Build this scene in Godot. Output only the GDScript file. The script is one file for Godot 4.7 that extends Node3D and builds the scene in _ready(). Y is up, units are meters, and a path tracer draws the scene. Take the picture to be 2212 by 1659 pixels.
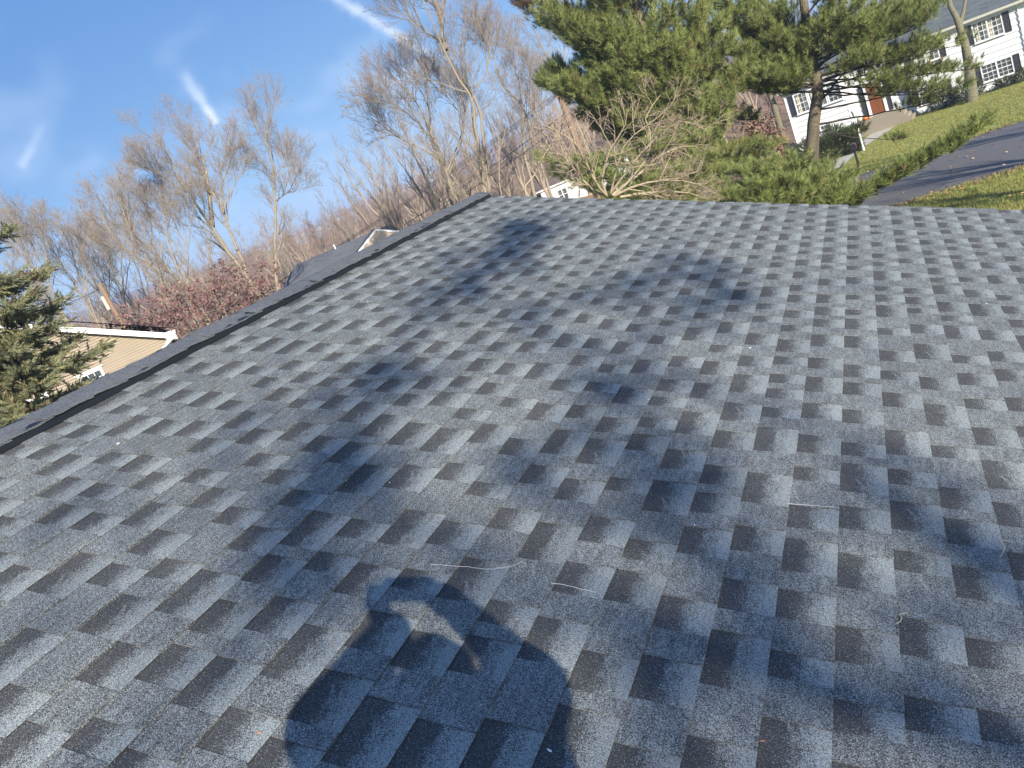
extends Node3D
# A shingled roof seen by the person standing on it, with the neighbourhood beyond.
# Frame: y up, the ridge of the roof runs along -z, the slope falls towards +x. Metres.

const EYE := Vector3(0, 5.2, 0)                 # the phone's lens
const PITCH := 0.366519                         # roof slope, 21 degrees
const FOCAL := 1690.94                          # of the photograph at 2212 x 1659
const CX := Vector3(0.849087, -0.380496, -0.366434)
const CY := Vector3(0.223224, 0.887136, -0.403933)
const CZ := Vector3(0.478771, 0.261177, 0.838191)
const SUNWARD := Vector3(0.637176, 0.416195, 0.648682)

var rng := RandomNumberGenerator.new()
var used := {}
var M := {}                                     # materials

# ------------------------------------------------------------------ helpers
class MB:
	var v := PackedVector3Array()
	var n := PackedVector3Array()
	var t := PackedVector2Array()
	var c := PackedColorArray()
	var i := PackedInt32Array()
	func quad(a: Vector3, b: Vector3, d: Vector3, e: Vector3, col := Color.WHITE, ua := Vector2.ZERO, ub := Vector2(1, 0), ud := Vector2(1, 1), ue := Vector2(0, 1)) -> void:
		var nn := (b - a).cross(e - a)
		if nn.length_squared() < 1e-14:
			nn = (d - b).cross(e - b)
		nn = nn.normalized()
		var k := v.size()
		v.append(a); v.append(b); v.append(d); v.append(e)
		for q in 4:
			n.append(nn); c.append(col)
		t.append(ua); t.append(ub); t.append(ud); t.append(ue)
		i.append(k); i.append(k + 2); i.append(k + 1); i.append(k); i.append(k + 3); i.append(k + 2)
	func tri(a: Vector3, b: Vector3, d: Vector3, col := Color.WHITE) -> void:
		var nn := (b - a).cross(d - a).normalized()
		var k := v.size()
		v.append(a); v.append(b); v.append(d)
		for q in 3:
			n.append(nn); c.append(col)
		t.append(Vector2(a.x, a.z)); t.append(Vector2(b.x, b.z)); t.append(Vector2(d.x, d.z))
		i.append(k); i.append(k + 2); i.append(k + 1)
	func box(o: Vector3, x: Vector3, y: Vector3, z: Vector3, col := Color.WHITE) -> void:   # o = a corner, x y z = edges (right-handed)
		var X := Vector2(x.length(), 0); var Y := Vector2(0, y.length()); var Zu := Vector2(z.length(), 0); var Zv := Vector2(0, z.length())
		quad(o + z, o + z + x, o + z + x + y, o + z + y, col, Vector2.ZERO, X, X + Y, Y)
		quad(o + x, o, o + y, o + x + y, col, Vector2.ZERO, X, X + Y, Y)
		quad(o + x + z, o + x, o + x + y, o + x + y + z, col, Vector2.ZERO, Zu, Zu + Y, Y)
		quad(o, o + z, o + z + y, o + y, col, Vector2.ZERO, Zu, Zu + Y, Y)
		quad(o + y + z, o + x + y + z, o + x + y, o + y, col, Vector2.ZERO, X, X + Zv, Zv)
		quad(o, o + x, o + x + z, o + z, col, Vector2.ZERO, X, X + Zv, Zv)
	func cbox(m: Vector3, s: Vector3, b := Basis.IDENTITY, col := Color.WHITE) -> void:     # centred box
		var x := b.x * s.x; var y := b.y * s.y; var z := b.z * s.z
		box(m - (x + y + z) * 0.5, x, y, z, col)
	func tube(p: PackedVector3Array, r: PackedFloat32Array, sides: int, col := Color.WHITE, cap := false, lump := 0.0) -> void:
		var k0 := v.size()
		var len := 0.0
		var last := p.size() - 1
		var d0 := (p[1] - p[0]).normalized()
		var ax := d0.cross(Vector3(0.31, 0.17, 0.93)).normalized()
		for a in p.size():
			var d := (p[mini(a + 1, last)] - p[maxi(a - 1, 0)]).normalized()
			ax = (ax - d * ax.dot(d)).normalized()
			var ay := d.cross(ax)
			if a > 0: len += p[a].distance_to(p[a - 1])
			for s in sides + 1:
				var w := TAU * float(s % sides) / sides
				var o := ax * cos(w) + ay * sin(w)
				var rr := r[a]
				if lump > 0.0:
					rr *= 1.0 + lump * (sin(w * 3.0 + a * 1.7) * 0.5 + sin(w * 5.0 - a * 0.9) * 0.5)
				v.append(p[a] + o * rr); n.append(o); c.append(col)
				t.append(Vector2(float(s) / sides * maxf(0.2, TAU * r[0]), len))
		var w1 := sides + 1
		for a in last:
			for s in sides:
				var q := k0 + a * w1 + s
				i.append(q); i.append(q + w1); i.append(q + 1)
				i.append(q + 1); i.append(q + w1); i.append(q + w1 + 1)
		if cap:
			for e in [0, last]:
				for s in range(1, sides - 1):
					var q: int = k0 + e * w1
					if e == 0:
						i.append(q); i.append(q + s); i.append(q + s + 1)
					else:
						i.append(q); i.append(q + s + 1); i.append(q + s)
	func twig(a: Vector3, b: Vector3, r: float, col: Color) -> void:                        # three-sided sliver ending in a point
		var d := (b - a).normalized()
		var x := d.cross(Vector3(0.37, 0.21, 0.9)).normalized()
		var y := d.cross(x)
		var k := v.size()
		for s in 3:
			var w := TAU * s / 3.0
			var o := x * cos(w) + y * sin(w)
			v.append(a + o * r); n.append(o); c.append(col); t.append(Vector2(s * 0.02, 0))
		v.append(b); n.append(d); c.append(col); t.append(Vector2(0, a.distance_to(b)))
		for s in 3:
			i.append(k + s); i.append(k + 3); i.append(k + (s + 1) % 3)
	func lathe(prof: PackedVector2Array, at: Vector3, sides: int, col := Color.WHITE, b := Basis.IDENTITY) -> void:
		var k0 := v.size()
		for a in prof.size():
			var d := prof[mini(a + 1, prof.size() - 1)] - prof[maxi(a - 1, 0)]
			var nn := Vector2(d.y, -d.x).normalized()
			for s in sides + 1:
				var w := TAU * float(s) / sides
				v.append(at + b * Vector3(prof[a].x * cos(w), prof[a].y, prof[a].x * sin(w)))
				n.append((b * Vector3(nn.x * cos(w), nn.y, nn.x * sin(w))).normalized()); c.append(col)
				t.append(Vector2(float(s) / sides, prof[a].y))
		for a in prof.size() - 1:
			for s in sides:
				var q := k0 + a * (sides + 1) + s
				i.append(q); i.append(q + 1); i.append(q + sides + 1)
				i.append(q + 1); i.append(q + sides + 2); i.append(q + sides + 1)
	func mesh(m: Material) -> ArrayMesh:
		var arr := []
		arr.resize(Mesh.ARRAY_MAX)
		arr[Mesh.ARRAY_VERTEX] = v; arr[Mesh.ARRAY_NORMAL] = n; arr[Mesh.ARRAY_TEX_UV] = t; arr[Mesh.ARRAY_COLOR] = c; arr[Mesh.ARRAY_INDEX] = i
		var am := ArrayMesh.new()
		am.add_surface_from_arrays(Mesh.PRIMITIVE_TRIANGLES, arr)
		am.surface_set_material(0, m)
		return am

func numbered(called: String) -> String:
	if not used.has(called):
		used[called] = 0
		return called
	used[called] += 1
	return "%s_%03d" % [called, used[called]]

func part(called: String, mb: MB, m: Material, parent: Node, label := "") -> MeshInstance3D:
	var o := MeshInstance3D.new()
	o.name = called
	o.mesh = mb.mesh(m)
	parent.add_child(o, true)
	if label: o.set_meta("label", label)
	return o

func tag(o: Node, label: String, category: String, group := "") -> Node:
	o.set_meta("label", label); o.set_meta("category", category)
	if group: o.set_meta("group", group)
	return o

func thing(called: String, at: Vector3, label: String, category: String, group := "", turn := 0.0) -> Node3D:
	var o := Node3D.new()
	o.name = numbered(called)
	add_child(o)
	o.position = at; o.rotation.y = turn
	tag(o, label, category, group)
	return o

func solo(called: String, mb: MB, m: Material, label: String, category: String, group := "") -> MeshInstance3D:
	var o := part(numbered(called), mb, m, self)
	tag(o, label, category, group)
	return o

func structure(called: String, mb: MB, m: Material) -> MeshInstance3D:
	var o := part(numbered(called), mb, m, self)
	o.set_meta("kind", "structure")
	return o

func ray(x: float, y: float) -> Vector3:        # direction of a point of the photograph (2212 x 1659)
	return (CX * (x - 1106.0) - CY * (y - 829.5) - CZ * FOCAL).normalized()

func at(x: float, y: float, dist: float) -> Vector3:   # the point of that direction at a horizontal distance
	var d := ray(x, y)
	return EYE + d * (dist / Vector2(d.x, d.z).length())

func seen(p: Vector3) -> Vector3:
	var q := p - EYE
	var z := -q.dot(CZ)
	return Vector3(q.dot(CX) / z * FOCAL + 1106.0, -q.dot(CY) / z * FOCAL + 829.5, z)

func ground(x: float, z: float) -> float:
	var f := maxf(0.0, -z)
	var s := smoothstep(-34.0, -12.0, x)
	var near := -0.046 * minf(f, 140.0)
	var r := sqrt(x * x + z * z)
	var far := 0.0
	if r > 60.0: far = 2.6 * smoothstep(60.0, 150.0, r) - 0.8
	far -= 0.8 * smoothstep(30.0, 60.0, r) if r <= 60.0 else 0.0
	var y := lerpf(far, near, s)
	if r > 150.0: y += 3.0 * smoothstep(150.0, 260.0, r) - 12.0 * smoothstep(300.0, 600.0, r)
	return y

func on_ground(x: float, z: float) -> Vector3:
	return Vector3(x, ground(x, z), z)

func rf(a: float, b: float) -> float:
	return rng.randf_range(a, b)

func lin(r: float, g: float, b: float) -> Color:
	return Color(r, g, b).linear_to_srgb()

func mat(r: float, g: float, b: float, rough := 0.85, vc := false) -> StandardMaterial3D:
	var m := StandardMaterial3D.new()
	m.albedo_color = lin(r, g, b)
	m.roughness = rough
	m.vertex_color_use_as_albedo = vc
	return m

func noise_tex(seed_: int, freq: float, ramp: Array, size := 256, octaves := 4, kind := FastNoiseLite.TYPE_SIMPLEX_SMOOTH) -> NoiseTexture2D:
	var nz := FastNoiseLite.new()
	nz.seed = seed_; nz.frequency = freq; nz.noise_type = kind; nz.fractal_octaves = octaves
	var g := Gradient.new()
	var off := PackedFloat32Array(); var cols := PackedColorArray()
	for k in ramp:
		off.append(k[0]); cols.append(lin(k[1], k[2], k[3]))
	g.offsets = off; g.colors = cols
	var tx := NoiseTexture2D.new()
	tx.width = size; tx.height = size; tx.seamless = true; tx.noise = nz; tx.color_ramp = g; tx.generate_mipmaps = true
	return tx

func noise_mat(seed_: int, freq: float, ramp: Array, scale: float, rough := 0.9, size := 256) -> StandardMaterial3D:
	var m := StandardMaterial3D.new()
	m.albedo_texture = noise_tex(seed_, freq, ramp, size)
	m.uv1_triplanar = true; m.uv1_world_triplanar = true
	m.uv1_scale = Vector3.ONE * scale
	m.roughness = rough
	m.vertex_color_use_as_albedo = true
	return m

func cell(x: int, y: int, s: int) -> float:     # hashed white noise in 0..1
	var h := (x * 374761393 + y * 668265263 + s * 362437) & 0x7fffffff
	h = ((h ^ (h >> 13)) * 1274126177) & 0x7fffffff
	return float((h ^ (h >> 16)) & 0xffff) / 65535.0

# ------------------------------------------------------------------ the roof
const EXPOSED := 0.14315
const FOOT := 1.40                              # lens above the roof, square to it
const RIDGE_D := -2.99
const EAVE_D := 2.99
const S_FAR := 6.60
const S_NEAR := -4.6
var D := Vector3(cos(PITCH), -sin(PITCH), 0)
var N := Vector3(sin(PITCH), cos(PITCH), 0)

func roof_at(s: float, d: float, up := 0.0) -> Vector3:
	return EYE - N * FOOT + D * d + N * up + Vector3(0, 0, -s)

func granule_texture(kind: int, seed_: int) -> ImageTexture:
	# u runs along the course (1.17 m), v down the exposed face. Mineral granules, each texel about one granule.
	var w := 1024; var h := 128
	var im := Image.create(w, h, true, Image.FORMAT_RGB8)
	var nz := FastNoiseLite.new(); nz.seed = seed_; nz.frequency = 0.012; nz.fractal_octaves = 3
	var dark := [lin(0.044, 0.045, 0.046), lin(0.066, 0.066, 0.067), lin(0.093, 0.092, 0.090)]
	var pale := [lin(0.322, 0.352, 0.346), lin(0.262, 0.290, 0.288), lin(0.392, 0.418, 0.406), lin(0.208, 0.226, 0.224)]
	for y in h:
		var v := float(y) / h
		for x in w:
			var wob := nz.get_noise_2d(x, y * 3.0) 
			var p := 0.0
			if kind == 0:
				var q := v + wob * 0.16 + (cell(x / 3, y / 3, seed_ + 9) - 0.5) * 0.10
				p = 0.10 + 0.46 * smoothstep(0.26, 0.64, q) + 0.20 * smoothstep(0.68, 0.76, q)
			elif kind == 1:
				p = 0.50 + wob * 0.16
			else:
				p = 0.50 + wob * 0.10
			# granules clump: two sizes of cell vote together
			var r := cell(x, y, seed_) * 0.55 + cell((x + y / 2) / 2, y / 2, seed_ + 1) * 0.45
			var cdf := clampf((r - 0.5) * 1.25 + 0.5, 0.0, 1.0)
			var pick := int(cell(x, y, seed_ + 2) * 11.0)
			var col: Color
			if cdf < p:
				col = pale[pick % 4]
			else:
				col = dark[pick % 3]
			if cell(x, y, seed_ + 5) > 0.9975: col = lin(0.62, 0.62, 0.60)
			if kind == 2: col = col.lerp(lin(0.125, 0.133, 0.140), 0.55)      # the caps are one even blend
			im.set_pixel(x, y, col)
	im.generate_mipmaps()
	return ImageTexture.create_from_image(im)

func shingle_arrays(mb: MB, b: Basis, o: Vector3, w: float, kind: int, u0: float, tone: float, skew := 0.0) -> void:
	# local x = downslope, y = out of the roof, z = towards the near gable; the piece lies from z 0 to -w
	var lift := 0.0034 if kind == 1 else 0.0
	var y0 := 0.0006 + lift * 0.9
	var y1 := 0.0074 + lift
	var a := -0.016
	var e := EXPOSED + 0.0015
	var top := Color(tone, tone, tone)
	var edge := top
	var us := w / 1.17
	var va := (a + 0.0) / EXPOSED
	var pA := o + b * Vector3(a, y0, 0); var pB := o + b * Vector3(e + skew, y1, 0)
	var pC := o + b * Vector3(e - skew, y1, -w); var pE := o + b * Vector3(a, y0, -w)
	var e0 := 0.0012                                        # worn arris
	var pB2 := o + b * Vector3(e + skew + e0, y1 - 0.0016, 0); var pC2 := o + b * Vector3(e - skew + e0, y1 - 0.0016, -w)
	var gB := o + b * Vector3(e + skew + e0, -0.0005, 0); var gC := o + b * Vector3(e - skew + e0, -0.0005, -w)
	var gA := o + b * Vector3(a, -0.0005, 0); var gE := o + b * Vector3(a, -0.0005, -w)
	mb.quad(pA, pB, pC, pE, top, Vector2(u0, va), Vector2(u0, 0.985), Vector2(u0 + us, 0.985), Vector2(u0 + us, va))
	mb.quad(pB, pB2, pC2, pC, top, Vector2(u0, 0.97), Vector2(u0, 0.99), Vector2(u0 + us, 0.99), Vector2(u0 + us, 0.97))
	mb.quad(pB2, gB, gC, pC2, edge, Vector2(u0, 0.04), Vector2(u0, 0.08), Vector2(u0 + us, 0.08), Vector2(u0 + us, 0.04))
	mb.quad(gA, gB, pB, pA, edge, Vector2(u0, 0.02), Vector2(u0 + 0.12, 0.02), Vector2(u0 + 0.12, 0.06), Vector2(u0, 0.06))
	mb.quad(gC, gE, pE, pC, edge, Vector2(u0, 0.02), Vector2(u0 + 0.12, 0.02), Vector2(u0 + 0.12, 0.06), Vector2(u0, 0.06))

func build_roof() -> void:
	var house := thing("roofed_house", Vector3(0, 0, 0), "house under the new grey architectural shingle roof with a black ridge vent", "house")
	var b := Basis(D, N, Vector3(0, 0, 1))
	for k in 2:
		var m := StandardMaterial3D.new()
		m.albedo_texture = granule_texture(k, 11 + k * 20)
		m.vertex_color_use_as_albedo = true; m.roughness = 0.93; m.metallic_specular = 0.35
		m.texture_filter = BaseMaterial3D.TEXTURE_FILTER_LINEAR_WITH_MIPMAPS_ANISOTROPIC
		var nt := noise_tex(5 + k, 0.35, [[0.0, 0.0, 0.0, 0.0], [1.0, 1.0, 1.0, 1.0]], 512, 2)
		nt.as_normal_map = true; nt.bump_strength = 5.0; nt.color_ramp = null
		m.normal_enabled = true; m.normal_texture = nt; m.normal_scale = 0.7
		M["shingle%d" % k] = m
	# decking and the far slope
	var deck := MB.new()
	var z0 := -S_NEAR; var z1 := -S_FAR + 0.02
	var rp := roof_at(0, RIDGE_D, -0.004); rp.z = 0
	var ep := roof_at(0, EAVE_D, -0.004); ep.z = 0
	var lp := Vector3(2.0 * rp.x - ep.x, ep.y, 0)
	var dz := Vector3(0, 0, 1)
	deck.box(rp + dz * z1 - N * 0.02, ep - rp, N * 0.02, dz * (z0 - z1), Color(0.5, 0.42, 0.3))
	var roof := part("roof", deck, noise_mat(3, 0.02, [[0.0, 0.30, 0.22, 0.13], [1.0, 0.42, 0.32, 0.2]], 2.0), house)
	# lay out every course
	var list := []
	var first_d := 0.26573 - 2.0 * EXPOSED
	var i0 := int(floor((-2.90 - first_d) / EXPOSED))
	var i1 := int(floor((EAVE_D - first_d) / EXPOSED)) - 1
	var seqw := []
	for q in 400: seqw.append(0)
	for i in range(i0, i1 + 1):
		var d := first_d + i * EXPOSED
		var s := S_NEAR + rf(0.0, 0.12)
		var end := S_FAR + rf(-0.006, 0.006)
		var kind := rng.randi() % 2
		var start := true
		while s < end - 0.02:
			var w := 0.0
			if kind == 0:
				w = [0.09, 0.10, 0.12, 0.13, 0.14, 0.16, 0.19][rng.randi() % 7]
			else:
				w = [0.05, 0.08, 0.10, 0.12, 0.13, 0.15, 0.19][rng.randi() % 7]
			if start: s = S_NEAR - 0.0; start = false
			if s + w > end - 0.03: w = end - s
			list.append([i, s, d, w, kind, rng.randi() % 4, rf(0.86, 1.1), rf(-0.0012, 0.0012), 0.0])
			s += w
			kind = 1 - kind
	# the pieces that show largest are parts of their own
	var ranked := []
	for q in list.size():
		var L: Array = list[q]
		var pts := [roof_at(L[1], L[2]), roof_at(L[1], L[2] + EXPOSED), roof_at(L[1] + L[3], L[2] + EXPOSED), roof_at(L[1] + L[3], L[2])]
		var area := 0.0
		var inside := 0
		var pr := []
		for p in pts:
			var g := seen(p)
			pr.append(g)
			if g.z > 0.1 and g.x > 0 and g.x < 2212 and g.y > 0 and g.y < 1659: inside += 1
		if inside == 0: continue
		for k in 4: area += pr[k].x * pr[(k + 1) % 4].y - pr[(k + 1) % 4].x * pr[k].y
		L[8] = absf(area) * inside / 4.0
		ranked.append(q)
	ranked.sort_custom(func(x, y): return list[x][8] > list[y][8])
	var own := {}
	for k in mini(300, ranked.size()): own[ranked[k]] = true
	var cache := {}
	var rest := [MB.new(), MB.new()]
	for q in list.size():
		var L: Array = list[q]
		var o := roof_at(L[1], L[2], rf(0.0, 0.0008))
		if own.has(q):
			var key := "%d_%d_%d_%d" % [L[4], int(round(L[3] * 1000)), L[5], int(L[6] * 8.0)]
			if not cache.has(key):
				var mb := MB.new()
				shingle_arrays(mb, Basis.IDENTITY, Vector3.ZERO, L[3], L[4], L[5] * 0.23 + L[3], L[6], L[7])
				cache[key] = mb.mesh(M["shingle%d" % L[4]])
			var mi := MeshInstance3D.new()
			mi.name = "shingle"
			mi.mesh = cache[key]
			mi.transform = Transform3D(b, o)
			roof.add_child(mi, true)
		else:
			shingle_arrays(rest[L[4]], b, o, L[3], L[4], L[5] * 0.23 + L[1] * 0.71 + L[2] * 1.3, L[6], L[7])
	for k in 2:
		var st := part("shingle_field", rest[k], M["shingle%d" % k], roof)
		st.set_meta("kind", "stuff")
	# far slope
	var fs := MB.new()
	var Dl := Vector3(-D.x, D.y, 0); var Nl := Vector3(-N.x, N.y, 0)
	var nn := 0
	var dd := 0.0
	while dd < 5.9:
		fs.box(rp + Dl * (dd + 0.02) + dz * (z1 - 0.01) + Nl * 0.0, Dl * (EXPOSED - 0.001), dz * (z0 - z1 + 0.01), Nl * (0.004 + 0.001 * (nn % 2)), Color.WHITE)
		dd += EXPOSED; nn += 1
	part("far_slope", fs, M.shingle1, house)
	# body of the house: gable walls, side walls, rake boards, fascia and gutter
	var wall := MB.new()
	var wx := ep.x - 0.35; var lx := lp.x + 0.35
	var wy := ep.y + 0.35 * tan(PITCH) - 0.14
	var zz1 := z1 + 0.32; var zz0 := z0 - 0.32
	var yb := -0.8
	for zz in [zz1, zz0]:
		var t := 0.15 * (1.0 if zz == zz1 else -1.0)
		wall.box(Vector3(lx, yb, zz), Vector3(wx - lx, 0, 0), Vector3(0, wy - yb, 0), Vector3(0, 0, t))
		var apex := Vector3(rp.x, rp.y - 0.16, zz)
		wall.tri(Vector3(lx, wy, zz), Vector3(wx, wy, zz), apex)
		wall.tri(Vector3(lx, wy, zz + t), Vector3(wx, wy, zz + t), apex + Vector3(0, 0, t))
	wall.box(Vector3(wx - 0.15, yb, zz1 + 0.15), Vector3(0.15, 0, 0), Vector3(0, wy - yb, 0), Vector3(0, 0, zz0 - zz1 - 0.3))
	wall.box(Vector3(lx, yb, zz1 + 0.15), Vector3(0.15, 0, 0), Vector3(0, wy - yb, 0), Vector3(0, 0, zz0 - zz1 - 0.3))
	part("wall", wall, noise_mat(8, 0.03, [[0.0, 0.62, 0.61, 0.58], [1.0, 0.72, 0.71, 0.68]], 1.0), house)
	for zz in [z1 - 0.003, z0 - 0.02]:
		for sd in 2:
			var rk := MB.new()
			var far: Vector3 = ep if sd == 0 else lp
			var nx := N if sd == 0 else Nl
			rk.box(rp + dz * zz - nx * 0.175 if sd == 0 else far + dz * zz - nx * 0.175, (far - rp) if sd == 0 else (rp - far), nx * 0.15, dz * 0.02)
			part("rake_board", rk, mat(0.75, 0.75, 0.74, 0.5), house)
	for sd in 2:
		var gt := MB.new()
		var far: Vector3 = ep if sd == 0 else lp
		gt.box(far + dz * z1 + Vector3(0.012 if sd == 0 else -0.112, -0.13, 0), Vector3(0.1, 0, 0), Vector3(0, 0.1, 0), dz * (z0 - z1))
		part("gutter", gt, mat(0.75, 0.75, 0.74, 0.4), house)
	build_ridge(house, rp)

func build_ridge(house: Node3D, rp: Vector3) -> void:
	var z0 := -S_NEAR; var z1 := -S_FAR + 0.05
	var black := mat(0.007, 0.008, 0.011, 0.5)
	# plastic vent: both baffles and the deck that carries the caps
	var vb := MB.new()
	var prof := [Vector2(-2.860, 0.0065), Vector2(-2.870, 0.0295), Vector2(-2.879, 0.0305), Vector2(-2.8815, 0.039), Vector2(-2.99, 0.039)]
	var pts := []
	for p in prof:
		var q := roof_at(0, p.x, p.y); q.z = 0
		pts.append(q)
	var crown: Vector3 = pts[4]
	pts[4] = Vector3(rp.x, crown.y, 0)
	for k in range(3, -1, -1): pts.append(Vector3(2.0 * rp.x - pts[k].x, pts[k].y, 0))
	for k in pts.size() - 1:
		var a: Vector3 = pts[k]; var c: Vector3 = pts[k + 1]
		vb.quad(a + Vector3(0, 0, z0), a + Vector3(0, 0, z1), c + Vector3(0, 0, z1), c + Vector3(0, 0, z0))
	for zz in [z0, z1]:
		for k in range(0, 4):
			var a: Vector3 = pts[k]; var c: Vector3 = pts[k + 1]; var e: Vector3 = pts[7 - k]; var f: Vector3 = pts[8 - k]
			vb.quad(a + Vector3(0, 0, zz), c + Vector3(0, 0, zz), e + Vector3(0, 0, zz), f + Vector3(0, 0, zz))
	var vent := part("ridge_vent", vb, black, house, "black plastic ridge vent with slotted side")
	# louvre ribs in the slot, one mesh: hundreds of them, a few millimetres each
	var rb := MB.new()
	var zq := z1 + 0.01
	while zq < 3.0:
		var a: Vector3 = roof_at(-zq, -2.8715, 0.0285)
		rb.box(a, N * 0.0115, D * -0.010, Vector3(0, 0, 0.005))
		zq += 0.014
	var ribs := part("louver", rb, mat(0.02, 0.021, 0.026, 0.45), vent)
	ribs.set_meta("kind", "stuff")
	# section joints of the baffle
	# cap shingles, each bent over the ridge, the near end lapping the one before
	var s := S_NEAR
	var len := 0.192
	var capm: StandardMaterial3D = M.shingle1.duplicate()
	capm.albedo_texture = granule_texture(2, 77)
	var q := 0
	while s < S_FAR - 0.05:
		var mb := MB.new()
		var l := minf(len + 0.05, S_FAR - 0.012 - s)
		var jit := rf(-0.003, 0.003)
		var sag := rf(-0.0006, 0.0008)
		var cols := 12
		var rows := 3
		var grid := []
		for r in rows + 1:
			var row := []
			var ss := s + l * r / rows
			var lift := lerpf(0.0082, 0.0010, float(r) / rows)
			for k in cols + 1:
				var x := lerpf(-0.128, 0.128, float(k) / cols)
				var ax := absf(x)
				var rad := 0.035                              # rounded over the peak
				var drop := tan(PITCH) * (ax if ax > rad else (ax * ax / rad * 0.5 + rad * 0.5))
				var wave := 0.0025 * sin(ss * 9.0 + x * 14.0) + 0.003 * sin(ss * 33.0 + 2.0 * sin(q * 2.1)) * smoothstep(0.07, 0.128, ax)
				var p := Vector3(rp.x + x + jit, crown.y + 0.004 - drop + lift + wave + sag, -ss)
				row.append(p)
			grid.append(row)
		var th := Vector3(0, -0.0055, 0)
		var ce := Color(0.86, 0.86, 0.9)
		for r in rows:
			for k in cols:
				var u0 := float(k) * 0.02 + q * 0.13; var v0 := 0.2 + 0.2 * r
				mb.quad(grid[r][k], grid[r][k + 1], grid[r + 1][k + 1], grid[r + 1][k], Color(0.86, 0.86, 0.9), Vector2(u0, v0), Vector2(u0 + 0.02, v0), Vector2(u0 + 0.02, v0 + 0.2), Vector2(u0, v0 + 0.2))
				if r == 0: mb.quad(grid[0][k] + th, grid[0][k + 1] + th, grid[0][k + 1], grid[0][k], ce, Vector2(u0, 0.1), Vector2(u0 + 0.02, 0.1), Vector2(u0 + 0.02, 0.12), Vector2(u0, 0.12))
			mb.quad(grid[r][cols] + th, grid[r + 1][cols] + th, grid[r + 1][cols], grid[r][cols], ce, Vector2(0.3, 0.1), Vector2(0.35, 0.1), Vector2(0.35, 0.14), Vector2(0.3, 0.14))
			mb.quad(grid[r + 1][0] + th, grid[r][0] + th, grid[r][0], grid[r + 1][0], ce)
		for k in cols: mb.quad(grid[rows][k + 1] + th, grid[rows][k] + th, grid[rows][k], grid[rows][k + 1], ce)
		part("cap_shingle", mb, capm, vent)
		s += len + rf(-0.008, 0.008)
		q += 1

# ------------------------------------------------------------------ plants
# points read from enlarged crops of the photograph, brought to the full frame
func crop_c7(L: Array) -> Array:
	return cropped(L, 274.3, 219.4, 0.248)
func crop_c8(L: Array) -> Array:
	return cropped(L, 768.0, 0.0, 0.2514)
func crop_c2(L: Array) -> Array:
	return cropped(L, 1042.3, 0.0, 0.2976)
func cropped(L: Array, x: float, y: float, s: float) -> Array:
	var o := []
	for p in L: o.append([x + p[0] * s, y + p[1] * s])
	return o
func crop_z3(x: float, y: float, d: float) -> Vector3:
	return at(1591.0 + 0.2976 * x, 0.2976 * y, d)
func crop_c9(x: float, y: float, d: float) -> Vector3:
	return at(1097.2 + 0.432 * x, 0.432 * y, d)

func copies(called: String, mesh: Mesh, xf: Array, cols: Array, parent: Node) -> MultiMeshInstance3D:
	var mm := MultiMesh.new()
	mm.transform_format = MultiMesh.TRANSFORM_3D
	mm.use_colors = true
	mm.mesh = mesh
	mm.instance_count = xf.size()
	for k in xf.size():
		mm.set_instance_transform(k, xf[k])
		mm.set_instance_color(k, cols[k])
	var o := MultiMeshInstance3D.new()
	o.name = called
	o.multimesh = mm
	parent.add_child(o, true)
	o.set_meta("kind", "stuff")
	return o

func facing(p: Vector3, axis: Vector3, s: float) -> Transform3D:   # y along axis, random turn
	var y := axis.normalized()
	var x := y.cross(Vector3(rf(-1, 1), rf(-1, 1), rf(-1, 1))).normalized()
	return Transform3D(Basis(x * s, y * s, x.cross(y) * s), p)

func jitter(d: Vector3, a: float) -> Vector3:
	return (d + Vector3(rf(-a, a), rf(-a, a), rf(-a, a))).normalized()

func bend(p: PackedVector3Array, seg: float, wob: float) -> PackedVector3Array:   # resample a path as a smooth, slightly crooked one
	var c := Curve3D.new()
	for k in p.size():
		var tn := (p[mini(k + 1, p.size() - 1)] - p[maxi(k - 1, 0)]) / 6.0
		c.add_point(p[k], -tn, tn)
	var L := c.get_baked_length()
	var m := maxi(2, int(L / seg))
	var out := PackedVector3Array()
	for k in m + 1:
		var q := c.sample_baked(L * k / m, true)
		if k > 0 and k < m: q += Vector3(rf(-wob, wob), rf(-wob, wob), rf(-wob, wob))
		out.append(q)
	return out

func taper(n: int, r0: float, r1: float, pw := 0.8) -> PackedFloat32Array:
	var r := PackedFloat32Array()
	for k in n: r.append(lerpf(r0, r1, pow(float(k) / (n - 1), pw)))
	return r

# twigs grow from a limb; G = {len, kids, spread, up, twig, col, tw_col, depth}
func sprout(wood: MB, fine: MB, path: PackedVector3Array, rad: PackedFloat32Array, level: int, G: Dictionary, from := 0.25) -> void:
	var total := 0.0
	for k in path.size() - 1: total += path[k].distance_to(path[k + 1])
	var n := maxi(2, int(G.kids[level] * rf(0.8, 1.2)))
	for k in n:
		var f := lerpf(from, 1.0, (k + rf(0.1, 0.9)) / n)
		var fi := f * (path.size() - 1)
		var a := mini(int(fi), path.size() - 2)
		var p := path[a].lerp(path[a + 1], fi - a)
		var along := (path[a + 1] - path[a]).normalized()
		var r := lerpf(rad[a], rad[a + 1], fi - a)
		var side := along.cross(Vector3(rf(-1, 1), rf(-1, 1), rf(-1, 1))).normalized()
		var ang := rf(G.spread * 0.6, G.spread * 1.2)
		var d := (along * cos(ang) + side * sin(ang) + Vector3.UP * float(G.up)).normalized()
		var len: float = G.len[level] * rf(0.55, 1.15) * lerpf(1.0, 0.42, f)
		branch(wood, fine, p, d, len, minf(r * 0.62, G.rad[level]), level + 1, G)

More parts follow.
